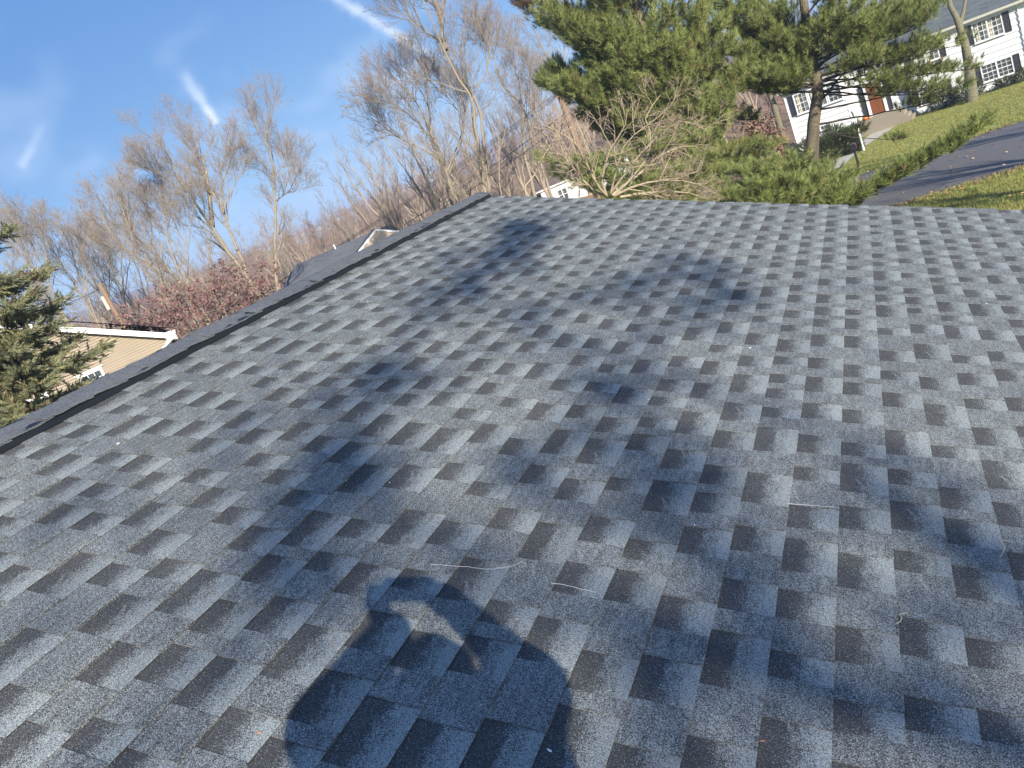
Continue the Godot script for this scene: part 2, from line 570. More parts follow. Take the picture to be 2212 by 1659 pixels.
func branch(wood: MB, fine: MB, p: Vector3, d: Vector3, len: float, r: float, level: int, G: Dictionary) -> void:
	if level >= G.depth:
		var q := p + jitter(d, 0.15) * len
		fine.twig(p, q, maxf(r, G.twig), G.tw_col)
		# a twig carries a few finer ones
		for k in int(G.spray):
			var f := rf(0.3, 0.95)
			var s := p.lerp(q, f)
			fine.twig(s, s + (jitter(d, 0.75) + Vector3.UP * float(G.up)).normalized() * len * rf(0.25, 0.5), G.twig * 0.8, G.tw_col)
		return
	var segs := 3 if level > 1 else 5
	var path := PackedVector3Array([p])
	var dd := d
	for k in segs:
		dd = (jitter(dd, 0.22) + Vector3.UP * float(G.up) * 0.35).normalized()
		path.append(path[k] + dd * len / segs)
	var rad := taper(segs + 1, r, maxf(G.twig, r * 0.35))
	(wood if level <= 1 else fine).tube(path, rad, 5 if level <= 1 else 3, G.col if level <= 1 else G.mid_col)
	sprout(wood, fine, path, rad, level, G, 0.2)

func bare_style(size: float) -> Dictionary:
	return {"len": [size * 0.25, size * 0.145, size * 0.085, size * 0.05], "kids": [11, 6, 5, 3], "rad": [size * 0.006, 0.030, 0.015, 0.010], "spread": 0.66, "up": 0.20,
		"twig": 0.0068, "spray": 3, "depth": 4, "col": Color(0.30, 0.255, 0.195), "mid_col": Color(0.255, 0.212, 0.165), "tw_col": Color(0.232, 0.187, 0.152)}

func finish_tree(t: Node3D, wood: MB, fine: MB, skin: Material = null) -> void:
	part("trunk", wood, skin if skin else M.bark, t)
	part("crown", fine, M.twig, t)

# a bare tree whose stems follow given paths (world points)
func stemmed_tree(called: String, stems: Array, r0: float, G: Dictionary, label: String, group := "", from := 0.3, skin: Material = null) -> Node3D:
	var foot: Vector3 = stems[0][0]
	var t := thing(called, foot, label, "tree", group)
	var wood := MB.new(); var fine := MB.new()
	var spine := []
	for k in stems.size():
		var pts := PackedVector3Array()
		for p in stems[k]: pts.append(p - foot)
		var path := bend(pts, 0.7, 0.035)
		var rr: float = r0
		if k > 0:                                  # a fork is thinner than the stem it leaves
			rr = r0 * 0.72
			for e in spine:
				if e[0].distance_to(path[0]) < 0.6: rr = minf(rr, e[1] * 0.8)
		var rad := taper(path.size(), rr, 0.02, 0.75)
		for e in path.size(): spine.append([path[e], rad[e]])
		wood.tube(path, rad, 8, G.col, false, 0.05 if r0 < 0.3 else 0.09)
		sprout(wood, fine, path, rad, 0, G, from)
	finish_tree(t, wood, fine, skin)
	return t

func px_path(pts: Array, dist: float, lean := 0.0) -> PackedVector3Array:
	var o := PackedVector3Array()
	for k in pts.size():
		o.append(at(pts[k][0], pts[k][1], dist + lean * k / (pts.size() - 1)))
	return o

func rooted(path: PackedVector3Array) -> PackedVector3Array:   # carry the foot of a stem down to the ground
	var p := path[0]
	var d := (path[0] - path[1]).normalized()
	d = (d * Vector3(0.35, 1, 0.35)).normalized()
	var g := ground(p.x, p.z) - 0.1
	var q := p + d * ((p.y - g) / maxf(0.3, -d.y))
	var out := PackedVector3Array([q])
	out.append_array(path)
	return out

func generic_tree(seed_: int, h: float, forks: int, G: Dictionary) -> Array:   # [wood, fine] about the origin
	rng.seed = seed_
	var wood := MB.new(); var fine := MB.new()
	var base := PackedVector3Array([Vector3(0, -0.2, 0), Vector3(rf(-0.1, 0.1), h * 0.10, rf(-0.1, 0.1)), Vector3(rf(-0.3, 0.3), h * 0.22, rf(-0.3, 0.3))])
	var bp := bend(base, 0.8, 0.03)
	wood.tube(bp, taper(bp.size(), h * 0.017, h * 0.013), 8, G.col, false, 0.05)
	for k in forks:
		var w := TAU * (k + rf(-0.25, 0.25)) / forks
		var o := Vector3(cos(w), 0, sin(w))
		var st := base[2] if k > 0 else base[2]
		var sp := rf(0.10, 0.24)
		var top := h * rf(0.82, 1.0)
		var pts := PackedVector3Array([st - Vector3.UP * 0.15, st + o * h * sp * 0.35 + Vector3.UP * h * 0.2, st + o * h * sp * 0.75 + Vector3.UP * h * 0.42, st + o * h * sp * rf(0.9, 1.25) + Vector3.UP * (top - st.y)])
		var path := bend(pts, 0.8, 0.06)
		var rad := taper(path.size(), h * rf(0.008, 0.0115), 0.015, 0.8)
		wood.tube(path, rad, 6, G.col)
		sprout(wood, fine, path, rad, 0, G, 0.12)
	return [wood, fine]

# ---- needles
func tuft_mesh(blades: int, len: float, width: float, stem: float, open_: float, m: Material) -> ArrayMesh:
	var mb := MB.new()
	for k in blades:
		var w := TAU * (k * 0.618034) + rf(-0.2, 0.2)
		var f := float(k) / blades
		var a := lerpf(open_, 0.12, f) + rf(-0.15, 0.15)
		var o := Vector3(cos(w), 0, sin(w))
		var d := Vector3.UP * cos(a) + o * sin(a)
		var p := Vector3.UP * stem * f
		var s := d.cross(o.cross(Vector3.UP) + Vector3(0.01, 0, 0)).normalized()
		s = d.cross(Vector3(rf(-1, 1), rf(-1, 1), rf(-1, 1))).normalized() * width
		var l := len * rf(0.75, 1.1)
		mb.tri(p - s * 0.5, p + s * 0.5, p + d * l)
	return mb.mesh(m)

func pine_col() -> Color:
	var k := rf(0.0, 1.0)
	var c := Color(0.125, 0.158, 0.040).lerp(Color(0.245, 0.270, 0.078), k)
	if rng.randf() < 0.05: c = Color(0.16, 0.12, 0.05)
	return c * rf(0.85, 1.12)

# one limb with flat sprays of shoots; wood goes to mb, shoots to xf / col
func pine_limb(mb: MB, xf: Array, col: Array, a: Vector3, b: Vector3, r: float, wide: float, dense: float, lift := 0.12, from := 0.3, size := 1.0, tint := Color.WHITE) -> void:
	var L := a.distance_to(b)
	var mid := a.lerp(b, 0.5) + Vector3(rf(-0.1, 0.1), -L * lift * 0.35, rf(-0.1, 0.1))
	var path := bend(PackedVector3Array([a, mid, b]), 0.45, 0.03)
	var rad := taper(path.size(), r, 0.012)
	mb.tube(path, rad, 5, Color(0.075, 0.062, 0.050))
	var n := maxi(5, int(L * 6.5 * dense))
	for k in n:
		var f := lerpf(from, 1.0, pow((k + rf(0, 1)) / n, 0.85))
		var fi := f * (path.size() - 1)
		var i0 := mini(int(fi), path.size() - 2)
		var p := path[i0].lerp(path[i0 + 1], fi - i0)
		var al := (path[i0 + 1] - path[i0]).normalized()
		var side := al.cross(Vector3.UP).normalized() * (1.0 if k % 2 == 0 else -1.0)
		var tl := wide * rf(0.45, 1.1) * (1.0 - 0.55 * f)
		var d := (al * rf(0.4, 0.9) + side * rf(0.5, 1.0) + Vector3.UP * rf(-0.12, 0.42)).normalized()
		var q := p + d * tl
		mb.twig(p, q, 0.012, Color(0.085, 0.068, 0.05))
		var m := maxi(3, int(tl * 9.0 * dense))
		for j in m:
			var g := lerpf(0.3, 1.03, (j + rf(0, 1)) / m)
			var s := p.lerp(q, g)
			var o := Vector3(rf(-1, 1), rf(-0.25, 0.75), rf(-1, 1)) * 0.20 * size
			xf.append(facing(s + o, d * 0.55 + Vector3.UP * rf(0.35, 1.0) + o * 2.0, size * rf(0.8, 1.3)))
			col.append(pine_col() * tint)
	for j in 5:
		xf.append(facing(b + Vector3(rf(-0.1, 0.1), rf(-0.05, 0.1), rf(-0.1, 0.1)), (b - a).normalized() + Vector3.UP * 0.5, size * rf(0.9, 1.3)))
		col.append(pine_col() * tint)

func white_pine(foot: Vector3, trunk: PackedVector3Array, r: float, limbs: Array, label: String, size := 1.0, tint := Color.WHITE) -> Node3D:
	# limbs: [fraction up the trunk, tip, radius, width, density, lift]
	var t := thing("white_pine", foot, label, "pine tree", "white pines beyond the far gable")
	var wood := MB.new(); var xf := []; var col := []
	var tp := PackedVector3Array()
	for p in trunk: tp.append(p - foot)
	var path := bend(tp, 0.5, 0.02)
	wood.tube(path, taper(path.size(), r, r * 0.3), 10, Color(0.20, 0.165, 0.13), false, 0.09)
	var limbwood := MB.new()
	for L in limbs:
		var fi: float = clampf(L[0], 0.0, 1.0) * (path.size() - 1)
		var i0 := mini(int(fi), path.size() - 2)
		var a := path[i0].lerp(path[i0 + 1], fi - i0)
		pine_limb(limbwood, xf, col, a, L[1] - foot, L[2], L[3], L[4], L[5], L[6] if L.size() > 6 else 0.3, size, L[7] if L.size() > 7 else tint)
	part("trunk", wood, M.bark_old, t)
	part("limb", limbwood, M.bark_dark, t)
	copies("crown", M.pine_tuft, xf, col, t)
	return t

func clump_shrub(called: String, foot: Vector3, size: Vector3, n: int, c0: Color, c1: Color, label: String, category: String, group := "", boxy := 0.0, mesh: Mesh = null, s := 1.0) -> Node3D:
	var t := thing(called, foot, label, category, group)
	var xf := []; var col := []
	for k in n:
		var d := Vector3(rf(-1, 1), rf(-0.9, 1), rf(-1, 1))
		if boxy <= 0.0:
			if d.length() > 1.0 or d.length() < 0.15: continue
			d = d.normalized() * pow(rf(0.25, 1.0), 0.4)
		else:
			var mx := maxf(absf(d.x), maxf(absf(d.y), absf(d.z)))
			d = d / mx * pow(rf(0.35, 1.0), 0.35)
			d = d.lerp(d.normalized() * d.length(), 0.35)
		d *= 1.0 + 0.08 * sin(d.x * 5.0 + d.z * 7.0 + foot.x)
		var p := Vector3(d.x * size.x, size.y * (1.0 + d.y) * 0.5, d.z * size.z)
		xf.append(facing(p, d * 0.8 + Vector3.UP * 0.45 + Vector3(rf(-0.5, 0.5), 0, rf(-0.5, 0.5)), s * rf(0.8, 1.35)))
		col.append(c0.lerp(c1, rng.randf()) * rf(0.8, 1.15))
	var wood := MB.new()
	for k in 7:
		var e := Vector3(rf(-0.6, 0.6) * size.x, size.y * rf(0.5, 0.85), rf(-0.6, 0.6) * size.z)
		wood.tube(PackedVector3Array([Vector3(0, -0.1, 0), e * 0.45 + Vector3(0, 0.05, 0), e]), PackedFloat32Array([0.03, 0.022, 0.01]), 4, Color(0.12, 0.09, 0.06))
	part("stem", wood, M.bark_dark, t)
	copies("foliage", mesh if mesh else M.spruce_tuft, xf, col, t)
	return t

func build_spruce() -> void:
	var foot := at(-75, 700, 19.0)
	foot.y = ground(foot.x, foot.z)
	var t := thing("spruce_tree", foot, "blue-green spruce with drooping boughs in front of the tan gable", "spruce tree")
	var wood := MB.new(); var lw := MB.new(); var xf := []; var col := []
	wood.tube(PackedVector3Array([Vector3(0, -0.1, 0), Vector3(0.03, 4, 0.02), Vector3(0, 8.5, 0.03), Vector3(0, 11.5, 0)]), PackedFloat32Array([0.19, 0.14, 0.07, 0.01]), 8, Color(0.10, 0.08, 0.065), false, 0.06)
	# boughs that the photograph shows reaching to the right, then the rest of the whorls
	var boughs := []
	for g in [[12, 500, 0.6], [95, 588, 0.0], [70, 640, 0.9], [132, 652, -0.3], [120, 700, 0.7], [60, 720, 1.2], [155, 735, 0.2], [222, 752, -0.4], [120, 790, 1.0], [168, 838, 0.3], [85, 830, 1.3], [45, 800, 1.6], [60, 880, 0.8], [20, 760, 1.8], [25, 905, 1.2], [100, 905, 0.2], [30, 660, 1.5], [15, 600, 1.0]]:
		boughs.append(at(g[0], g[1], 19.0 - g[2]) - foot)
	var y := 0.9
	while y < 11.0:
		var n := 7
		for k in n:
			var w := TAU * (k + rf(-0.3, 0.3)) / n + y * 1.9
			var reach := lerpf(3.1, 0.3, y / 11.3) * rf(0.8, 1.05)
			var o := Vector3(cos(w), 0, sin(w))
			# leave the sector that the named boughs fill
			var toward := o.dot(Vector3(CX.x, 0, CX.z).normalized())
			if toward > 0.45 and y > 2.6 and y < 8.2: continue
			boughs.append(Vector3(0, y, 0) + o * reach + Vector3.DOWN * reach * 0.10)
		y += 0.55
	for b in boughs:
		var flat := Vector2(b.x, b.z).length()
		var a := Vector3(0, b.y + flat * rf(0.10, 0.22), 0)
		var L := a.distance_to(b)
		var mid := a.lerp(b, 0.55) + Vector3(0, -L * 0.10, 0)
		var path := bend(PackedVector3Array([a, mid, b]), 0.3, 0.02)
		lw.tube(path, taper(path.size(), 0.035, 0.008), 4, Color(0.085, 0.065, 0.05))
		var n := maxi(8, int(L * 17.0))
		for k in n:
			var f := lerpf(0.22, 1.0, (k + rf(0, 1)) / n)
			var fi := f * (path.size() - 1)
			var i0 := mini(int(fi), path.size() - 2)
			var p := path[i0].lerp(path[i0 + 1], fi - i0)
			var al := (path[i0 + 1] - path[i0]).normalized()
			var side := al.cross(Vector3.UP).normalized() * (1.0 if k % 2 == 0 else -1.0)
			var tl := rf(0.25, 0.75) * (1.15 - 0.75 * f)
			var d := (al * 0.8 + side * rf(0.5, 1.0) + Vector3.DOWN * rf(0.0, 0.55)).normalized()
			lw.twig(p, p + d * tl, 0.008, Color(0.09, 0.065, 0.045))
			var m := maxi(4, int(tl * 20.0))
			for j in m:
				var s := p + d * tl * (j + 0.6) / m
				var sd := (d * 0.9 + Vector3(rf(-0.7, 0.7), rf(-0.2, 0.8), rf(-0.7, 0.7))).normalized()
				xf.append(facing(s + Vector3(rf(-0.05, 0.05), rf(-0.02, 0.06), rf(-0.05, 0.05)), sd, rf(1.2, 1.9)))
				var c := Color(0.155, 0.180, 0.115).lerp(Color(0.285, 0.275, 0.130), rng.randf())
				if rng.randf() < 0.06: c = Color(0.14, 0.085, 0.04)
				col.append(c * rf(0.8, 1.15))
	part("trunk", wood, M.bark_dark, t)
	part("bough", lw, M.bark_dark, t)
	copies("crown", M.spruce_tuft, xf, col, t)

func build_red_tree() -> void:
	var foot := at(470, 760, 42.0)
	foot.y = ground(foot.x, foot.z)
	var t := thing("red_leaved_tree", foot, "low spreading tree still holding dry burgundy leaves behind the ridge", "tree")
	var wood := MB.new(); var fine := MB.new(); var xf := []; var col := []
	var lobes := [[300, 690, 0.0, 1.5], [360, 660, 1.0, 1.6], [420, 640, -1.0, 1.7], [470, 610, 0.5, 1.7], [530, 605, -0.5, 1.6], [560, 630, 1.5, 1.5], [420, 690, -2.0, 1.7], [350, 720, -1.5, 1.5], [480, 670, -2.0, 1.7], [540, 660, 2.0, 1.3], [400, 660, 2.5, 1.8], [500, 640, 2.8, 1.8], [310, 715, 2.0, 1.4]]
	for g in lobes:
		var c := at(g[0], g[1], 42.0 + g[2]) - foot
		var path := bend(PackedVector3Array([Vector3(0, -0.1, 0), Vector3(c.x * 0.2, c.y * 0.4, c.z * 0.2), Vector3(c.x * 0.7, c.y * 0.85, c.z * 0.7), c]), 0.6, 0.06)
		wood.tube(path, taper(path.size(), 0.13, 0.02), 5, Color(0.20, 0.17, 0.14))
		for k in 140:
			var d := Vector3(rf(-1, 1), rf(-1, 1), rf(-1, 1))
			if d.length() > 1.0: continue
			var p: Vector3 = c + d * g[3] * Vector3(1.15, 0.62, 1.15)
			xf.append(facing(p, Vector3(rf(-1, 1), rf(-1, 0.6), rf(-1, 1)), rf(0.8, 1.5)))
			var cc := Color(0.125, 0.062, 0.058).lerp(Color(0.225, 0.125, 0.108), rng.randf())
			if rng.randf() < 0.12: cc = Color(0.22, 0.15, 0.12)
			if rng.randf() < 0.6: fine.twig(p.lerp(c, 0.6), p, 0.012, Color(0.25, 0.18, 0.15))
			col.append(cc * rf(0.8, 1.2))
	part("trunk", wood, M.bark, t)
	part("twig", fine, M.twig, t)
	copies("crown", M.leaf_spray, xf, col, t)

func build_bare_trees() -> void:
	var near := "bare trees standing behind the neighbouring houses"
	var G := bare_style(13.0)
	G.kids = [12, 6, 5, 3]
	# the great leaning maple, four stems
	var d := 52.0
	stemmed_tree("bare_maple", [
		rooted(px_path(crop_c7([[1110, 1620], [880, 1310], [740, 1090], [530, 790], [390, 520], [290, 370], [180, 290]]), d, -2.0)),
		px_path(crop_c7([[1090, 1610], [940, 1230], [830, 960], [730, 760], [620, 570], [560, 450], [490, 330], [440, 240]]), d, 1.5),
		px_path(crop_c7([[960, 1290], [850, 1000], [815, 720], [830, 520], [900, 430], [1000, 380]]), d, 2.0),
		px_path(crop_c7([[740, 1090], [720, 850], [700, 650], [640, 430], [600, 260]]), d, 3.0),
		px_path(crop_c7([[530, 790], [420, 740], [280, 620], [190, 550]]), d - 1.0, -1.5),
		px_path(crop_c7([[830, 960], [900, 800], [960, 690], [1040, 560]]), d, 1.0)], 0.26, G, "big bare maple whose four pale stems all lean the same way", near)
	d = 55.0
	stemmed_tree("bare_maple", [
		rooted(px_path(crop_c7([[1320, 1659], [1290, 1300], [1290, 1000], [1282, 700], [1250, 480], [1160, 300], [1110, 180], [1055, 50]]), d, -1.0)),
		px_path(crop_c7([[1282, 640], [1275, 480], [1225, 330], [1240, 180], [1250, 30]]), d, 1.0),
		px_path(crop_c7([[1285, 640], [1350, 570], [1440, 540]]), d, 1.0),
		px_path(crop_c7([[1290, 870], [1380, 800], [1450, 760]]), d, -1.0)], 0.19, G, "tall slender bare tree with one straight pale trunk", near)
	d = 50.0
	stemmed_tree("bare_maple", [
		rooted(px_path(crop_c7([[510, 1640], [330, 1430], [200, 1290], [60, 1170], [0, 1050], [-60, 900]]), d, -1.0)),
		px_path(crop_c7([[490, 1600], [400, 1330], [360, 1200], [340, 1000], [300, 850], [260, 780]]), d, 1.0),
		px_path(crop_c7([[530, 1590], [530, 1290], [500, 1230], [420, 1080], [370, 950], [340, 860]]), d, 1.5),
		px_path(crop_c7([[530, 1290], [560, 1090], [590, 940], [580, 860]]), d, -1.0),
		px_path(crop_c7([[210, 1300], [210, 1080], [150, 900], [90, 830]]), d, 2.0)], 0.2, G, "spreading bare maple with several curved stems beside the red leaved tree", near)
	d = 46.0
	stemmed_tree("bare_maple", [
		rooted(px_path(crop_c7([[340, 1690], [280, 1500], [200, 1440], [60, 1330], [-60, 1250], [-170, 1100], [-230, 950]]), d, -1.0)),
		px_path(crop_c7([[280, 1500], [150, 1330], [40, 1150], [-20, 1000], [-50, 880]]), d, 1.0)], 0.16, G, "bare maple with low forking stems next to the short utility pole", near)
	# far left cluster behind the tan gable
	var names := ["thin reddish-stemmed bare tree rising behind the spruce's upper boughs", "thin bare tree between the spruce and the short weathered pole", "thin bare tree whose crown stands over the short weathered pole", "thin bare tree rising beside the short pole's pale plate", "slanting bare tree mostly hidden by the spruce"]
	d = 58.0
	for q in [[[150, 705], [105, 610], [75, 540], [40, 490], [15, 460]], [[215, 705], [190, 640], [160, 560], [140, 510], [120, 480]], [[245, 700], [235, 640], [215, 570], [195, 520], [180, 470]], [[285, 700], [268, 640], [262, 560], [275, 500], [270, 440]], [[110, 695], [80, 610], [40, 560], [-10, 500]]]:
		stemmed_tree("bare_maple", [rooted(px_path(q, d, 1.0)), px_path([q[1], [q[2][0] + 22, q[2][1] - 10], [q[3][0] + 34, q[3][1] - 8]], d, -2.0), px_path([q[0], [q[2][0] - 20, q[2][1] + 20], [q[3][0] - 40, q[3][1] + 10]], d, 2.0)], 0.14, G, names.pop_front(), near)
		d += rf(2.0, 6.0)
	# the tall pair by the end of the ridge
	G = bare_style(13.0); G.kids = [12, 6, 5, 3]
	d = 40.0
	stemmed_tree("bare_maple", [
		rooted(px_path(crop_c8([[1115, 1640], [1060, 1300], [1020, 1000], [985, 820], [900, 700], [790, 500], [720, 350], [670, 230], [590, 30], [540, -120]]), d, -1.0)),
		px_path(crop_c8([[1150, 1620], [1110, 1300], [1075, 1050], [1070, 940], [1010, 810], [960, 700], [920, 580], [905, 450], [925, 270], [950, 100], [960, -60]]), d, 0.8),
		px_path(crop_c8([[775, 430], [745, 290], [745, 130], [775, -40]]), d, 1.0),
		px_path(crop_c8([[1040, 760], [1120, 620], [1160, 500], [1130, 380]]), d, 1.0),
		px_path(crop_c8([[720, 350], [600, 270], [490, 170], [400, 60]]), d, -1.0)], 0.17, G, "tallest bare tree, two trunks side by side at the end of the ridge", near)
	d = 44.0
	G.kids = [13, 6, 5, 3]
	stemmed_tree("bare_maple", [
		rooted(px_path(crop_c8([[840, 1680], [760, 1380], [650, 1150], [600, 1020], [520, 880], [430, 760], [310, 650]]), d, -1.0)),
		px_path(crop_c8([[760, 1400], [590, 1280], [380, 1190], [230, 1080], [130, 1010]]), d, 1.0),
		px_path(crop_c8([[650, 1150], [640, 950], [560, 780], [490, 620]]), d, 1.5),
		px_path(crop_c8([[790, 1470], [900, 1200], [920, 1040], [860, 920], [740, 790], [640, 700], [560, 520]]), d, 2.5),
		px_path(crop_c8([[700, 1260], [560, 1080], [400, 930], [210, 850]]), d, -2.0),
		px_path(crop_c8([[800, 1500], [910, 1230], [935, 1050], [930, 870], [860, 720], [780, 600]]), d, 3.0)], 0.18, G, "broad bare tree with lichen-pale limbs reaching low over the ridge", near)
	d = 58.0
	stemmed_tree("bare_maple", [
		rooted(px_path(crop_c8([[1455, 1330], [1440, 1000], [1420, 870], [1300, 790], [1230, 650], [1190, 500], [1180, 400]]), d, 1.0)),
		px_path(crop_c8([[1455, 1300], [1510, 1180], [1530, 900], [1540, 700], [1480, 560]]), d, -1.0),
		px_path(crop_c8([[1420, 870], [1390, 650], [1340, 520], [1320, 420]]), d, 1.0)], 0.19, G, "bare tree with a forked trunk behind the overhead wires", near)
	d = 66.0
	stemmed_tree("bare_maple", [
		rooted(px_path(crop_c2([[690, 900], [570, 640], [480, 430], [420, 300], [350, 180], [300, 60]]), d, 0.0)),
		px_path(crop_c2([[480, 430], [500, 260], [480, 120], [500, 10]]), d, 1.0),
		px_path(crop_c2([[570, 640], [600, 420], [580, 250], [560, 110]]), d, 2.0)], 0.2, G, "bare tree with reddish buds just left of the tall pine", near)
	d = 60.0
	stemmed_tree("bare_maple", [rooted(px_path([[1190, 420], [1150, 300], [1128, 220], [1110, 130]], d, 0.0)), px_path([[1150, 300], [1170, 220], [1160, 150]], d, 1.0)], 0.16, G, "thin bare tree between the overhead wires and the pole", near)
	# woods filling in between: five shapes, repeated
	var kinds := []
	for k in 5:
		var H := bare_style(14.0)
		H.len = [2.9, 1.6, 0.9, 0.5]; H.kids = [9, 5, 4, 2]; H.up = rf(0.15, 0.35); H.spread = rf(0.5, 0.72); H.spray = 1
		var cc := rf(0.85, 1.1)
		H.col = Color(0.33, 0.275, 0.21) * cc; H.tw_col = Color(0.255, 0.205, 0.165) * cc
		kinds.append(generic_tree(100 + k, 14.0, 4 + k % 3, H))
	rng.seed = 77
	var meshes := []
	for k in kinds: meshes.append([k[0].mesh(M.bark), k[1].mesh(M.twig)])
	var spots := [[-57, 70, 0.9], [-54, 82, 0.9], [-51, 75, 0.85], [-48.5, 66, 0.8], [-46, 78, 0.8], [-44, 92, 0.75], [-41.5, 74, 0.62], [-39.5, 88, 0.6], [-37.8, 70, 0.62], [-36, 84, 0.7], [-34, 72, 0.75], [-32.5, 60, 0.8], [-31, 78, 0.8], [-29.8, 58, 0.85], [-28.4, 70, 0.8], [-27, 62, 0.78], [-26, 84, 0.85], [-24.6, 66, 0.85], [-23.4, 82, 0.9], [-22, 72, 0.9], [-20.6, 92, 0.9], [-19.3, 80, 0.85], [-17.8, 94, 0.85], [-16, 86, 0.8], [-14, 92, 0.85], [-12, 98, 0.9], [-9.5, 96, 0.95], [-7, 102, 1.0], [-3.5, 98, 1.0], [0.5, 100, 1.0], [4, 106, 1.0]]
	for k in spots.size():
		var g: Array = spots[k]
		var a := deg_to_rad(g[0])
		var p := on_ground(sin(a) * g[1], -cos(a) * g[1])
		var where := "behind the white house"
		for w in [[-51.5, "behind the tan gable's roof"], [-47.0, "behind the short weathered utility pole"], [-42.5, "behind the red-leaved tree"], [-37.0, "behind the grey hipped roof"], [-31.5, "behind the cream front gable"], [-26.5, "behind the broad pale-limbed tree"], [-21.5, "on the leafy bank behind the overhead wires"], [-17.0, "behind the dark utility pole"], [-8.0, "behind the dense dark pine"]]:
			if g[0] < w[0]:
				where = w[1]
				break
		var t := thing("bare_tree", p, "grey-brown bare tree of the thin wood, " + where, "tree", "bare trees of the thin wood", rf(0, TAU))
		t.scale = Vector3.ONE * g[2] * rf(0.9, 1.1)
		for j in 2:
			var o := MeshInstance3D.new()
			o.name = "trunk" if j == 0 else "crown"
			o.mesh = meshes[k % 5][j]
			t.add_child(o)
	# two more by the street, outside the picture to the right: their shadows lie across it
	for g in [[9.6, -24.5, 0.8, 1], [11.5, -29.5, 0.85, 3], [8.2, -19.5, 0.7, 2]]:
		var t := thing("bare_tree", on_ground(g[0], g[1]), "bare tree beside the street whose shadow stripes the asphalt", "tree", "bare trees beside the street", rf(0, TAU))
		t.scale = Vector3.ONE * float(g[2])
		for j in 2:
			var o := MeshInstance3D.new()
			o.name = "trunk" if j == 0 else "crown"
			o.mesh = meshes[g[3]][j]
			t.add_child(o)
	# wooded hillside: far-off mass
	var wood_mesh := []
	for k in 3:
		var mb := MB.new()
		mb.tube(PackedVector3Array([Vector3(0, -0.5, 0), Vector3(0.1, 4, 0), Vector3(0, 8, 0.1)]), PackedFloat32Array([0.16, 0.11, 0.03]), 3, Color(0.30, 0.25, 0.20))
		for j in 34:
			var y := rf(2.0, 8.0)
			var o := Vector3(rf(-1, 1), rf(0.4, 1.4), rf(-1, 1)).normalized() * rf(1.0, 2.6)
			var b := Vector3(0, y, 0)
			mb.twig(b, b + o, 0.05, Color(0.27, 0.205, 0.165))
			for i in 5:
				var s := b + o * rf(0.3, 0.95)
				mb.twig(s, s + Vector3(rf(-1, 1), rf(-0.1, 1.3), rf(-1, 1)).normalized() * rf(0.5, 1.2), 0.03, Color(0.27, 0.195, 0.165))
		wood_mesh.append(mb.mesh(M.twig))
	for k in 3:
		var xf := []; var col := []
		for j in 700:
			var a := deg_to_rad(rf(-66, 14)); var r := rf(112, 300)
			if j < 60: r = rf(100, 130)
			# a clearing on the leaf-strewn bank
			if r < 175 and a > deg_to_rad(-26.5) and a < deg_to_rad(-20.5): continue
			var p := on_ground(sin(a) * r, -cos(a) * r)
			var s := rf(0.42, 0.75)
			xf.append(Transform3D(Basis(Vector3.UP, rf(0, TAU)).scaled(Vector3(s, s * rf(0.85, 1.15), s)), p))
			var c := rf(0.8, 1.15)
			col.append(Color(c, c * rf(0.92, 1.0), c * rf(0.88, 1.0)))
		var w := copies(numbered("woodland"), wood_mesh[k], xf, col, self)
		tag(w, ["brown leafless wood covering the low hill behind the houses", "purple-brown brush and saplings on the same hillside", "thin grey saplings mixed through the hillside wood"][k], "woodland")
		w.set_meta("kind", "stuff")
	# tangle of brush behind the ridge end
	var bm := MB.new()
	for j in 60:
		var o := Vector3(rf(-1, 1), rf(0.7, 2.2), rf(-1, 1)).normalized() * rf(1.0, 2.2)
		var b := Vector3(rf(-0.4, 0.4), 0, rf(-0.4, 0.4))
		bm.twig(b, b + o, 0.014, Color(0.36, 0.28, 0.20))
		for i in 5:
			var s := b + o * rf(0.3, 0.95)
			bm.twig(s, s + Vector3(rf(-1, 1), rf(-0.3, 1.2), rf(-1, 1)).normalized() * rf(0.3, 0.8), 0.009, Color(0.33, 0.25, 0.185))
	var xb := []; var cb := []
	for j in 420:
		var a := deg_to_rad(rf(-44, -13)); var r := rf(46, 100)
		if a > deg_to_rad(-25.5) and a < deg_to_rad(-16) and r < 84: continue
		if a < deg_to_rad(-31) and r < 66: continue
		var s := rf(0.8, 1.7)
		xb.append(Transform3D(Basis(Vector3.UP, rf(0, TAU)).scaled(Vector3(s, s, s)), on_ground(sin(a) * r, -cos(a) * r)))
		var c := rf(0.8, 1.15)
		cb.append(Color(c, c, c))
	var br := copies("brushwood", bm.mesh(M.twig), xb, cb, self)
	tag(br, "tangled tan brushwood at the foot of the bare trees", "brush")
	br.set_meta("kind", "stuff")

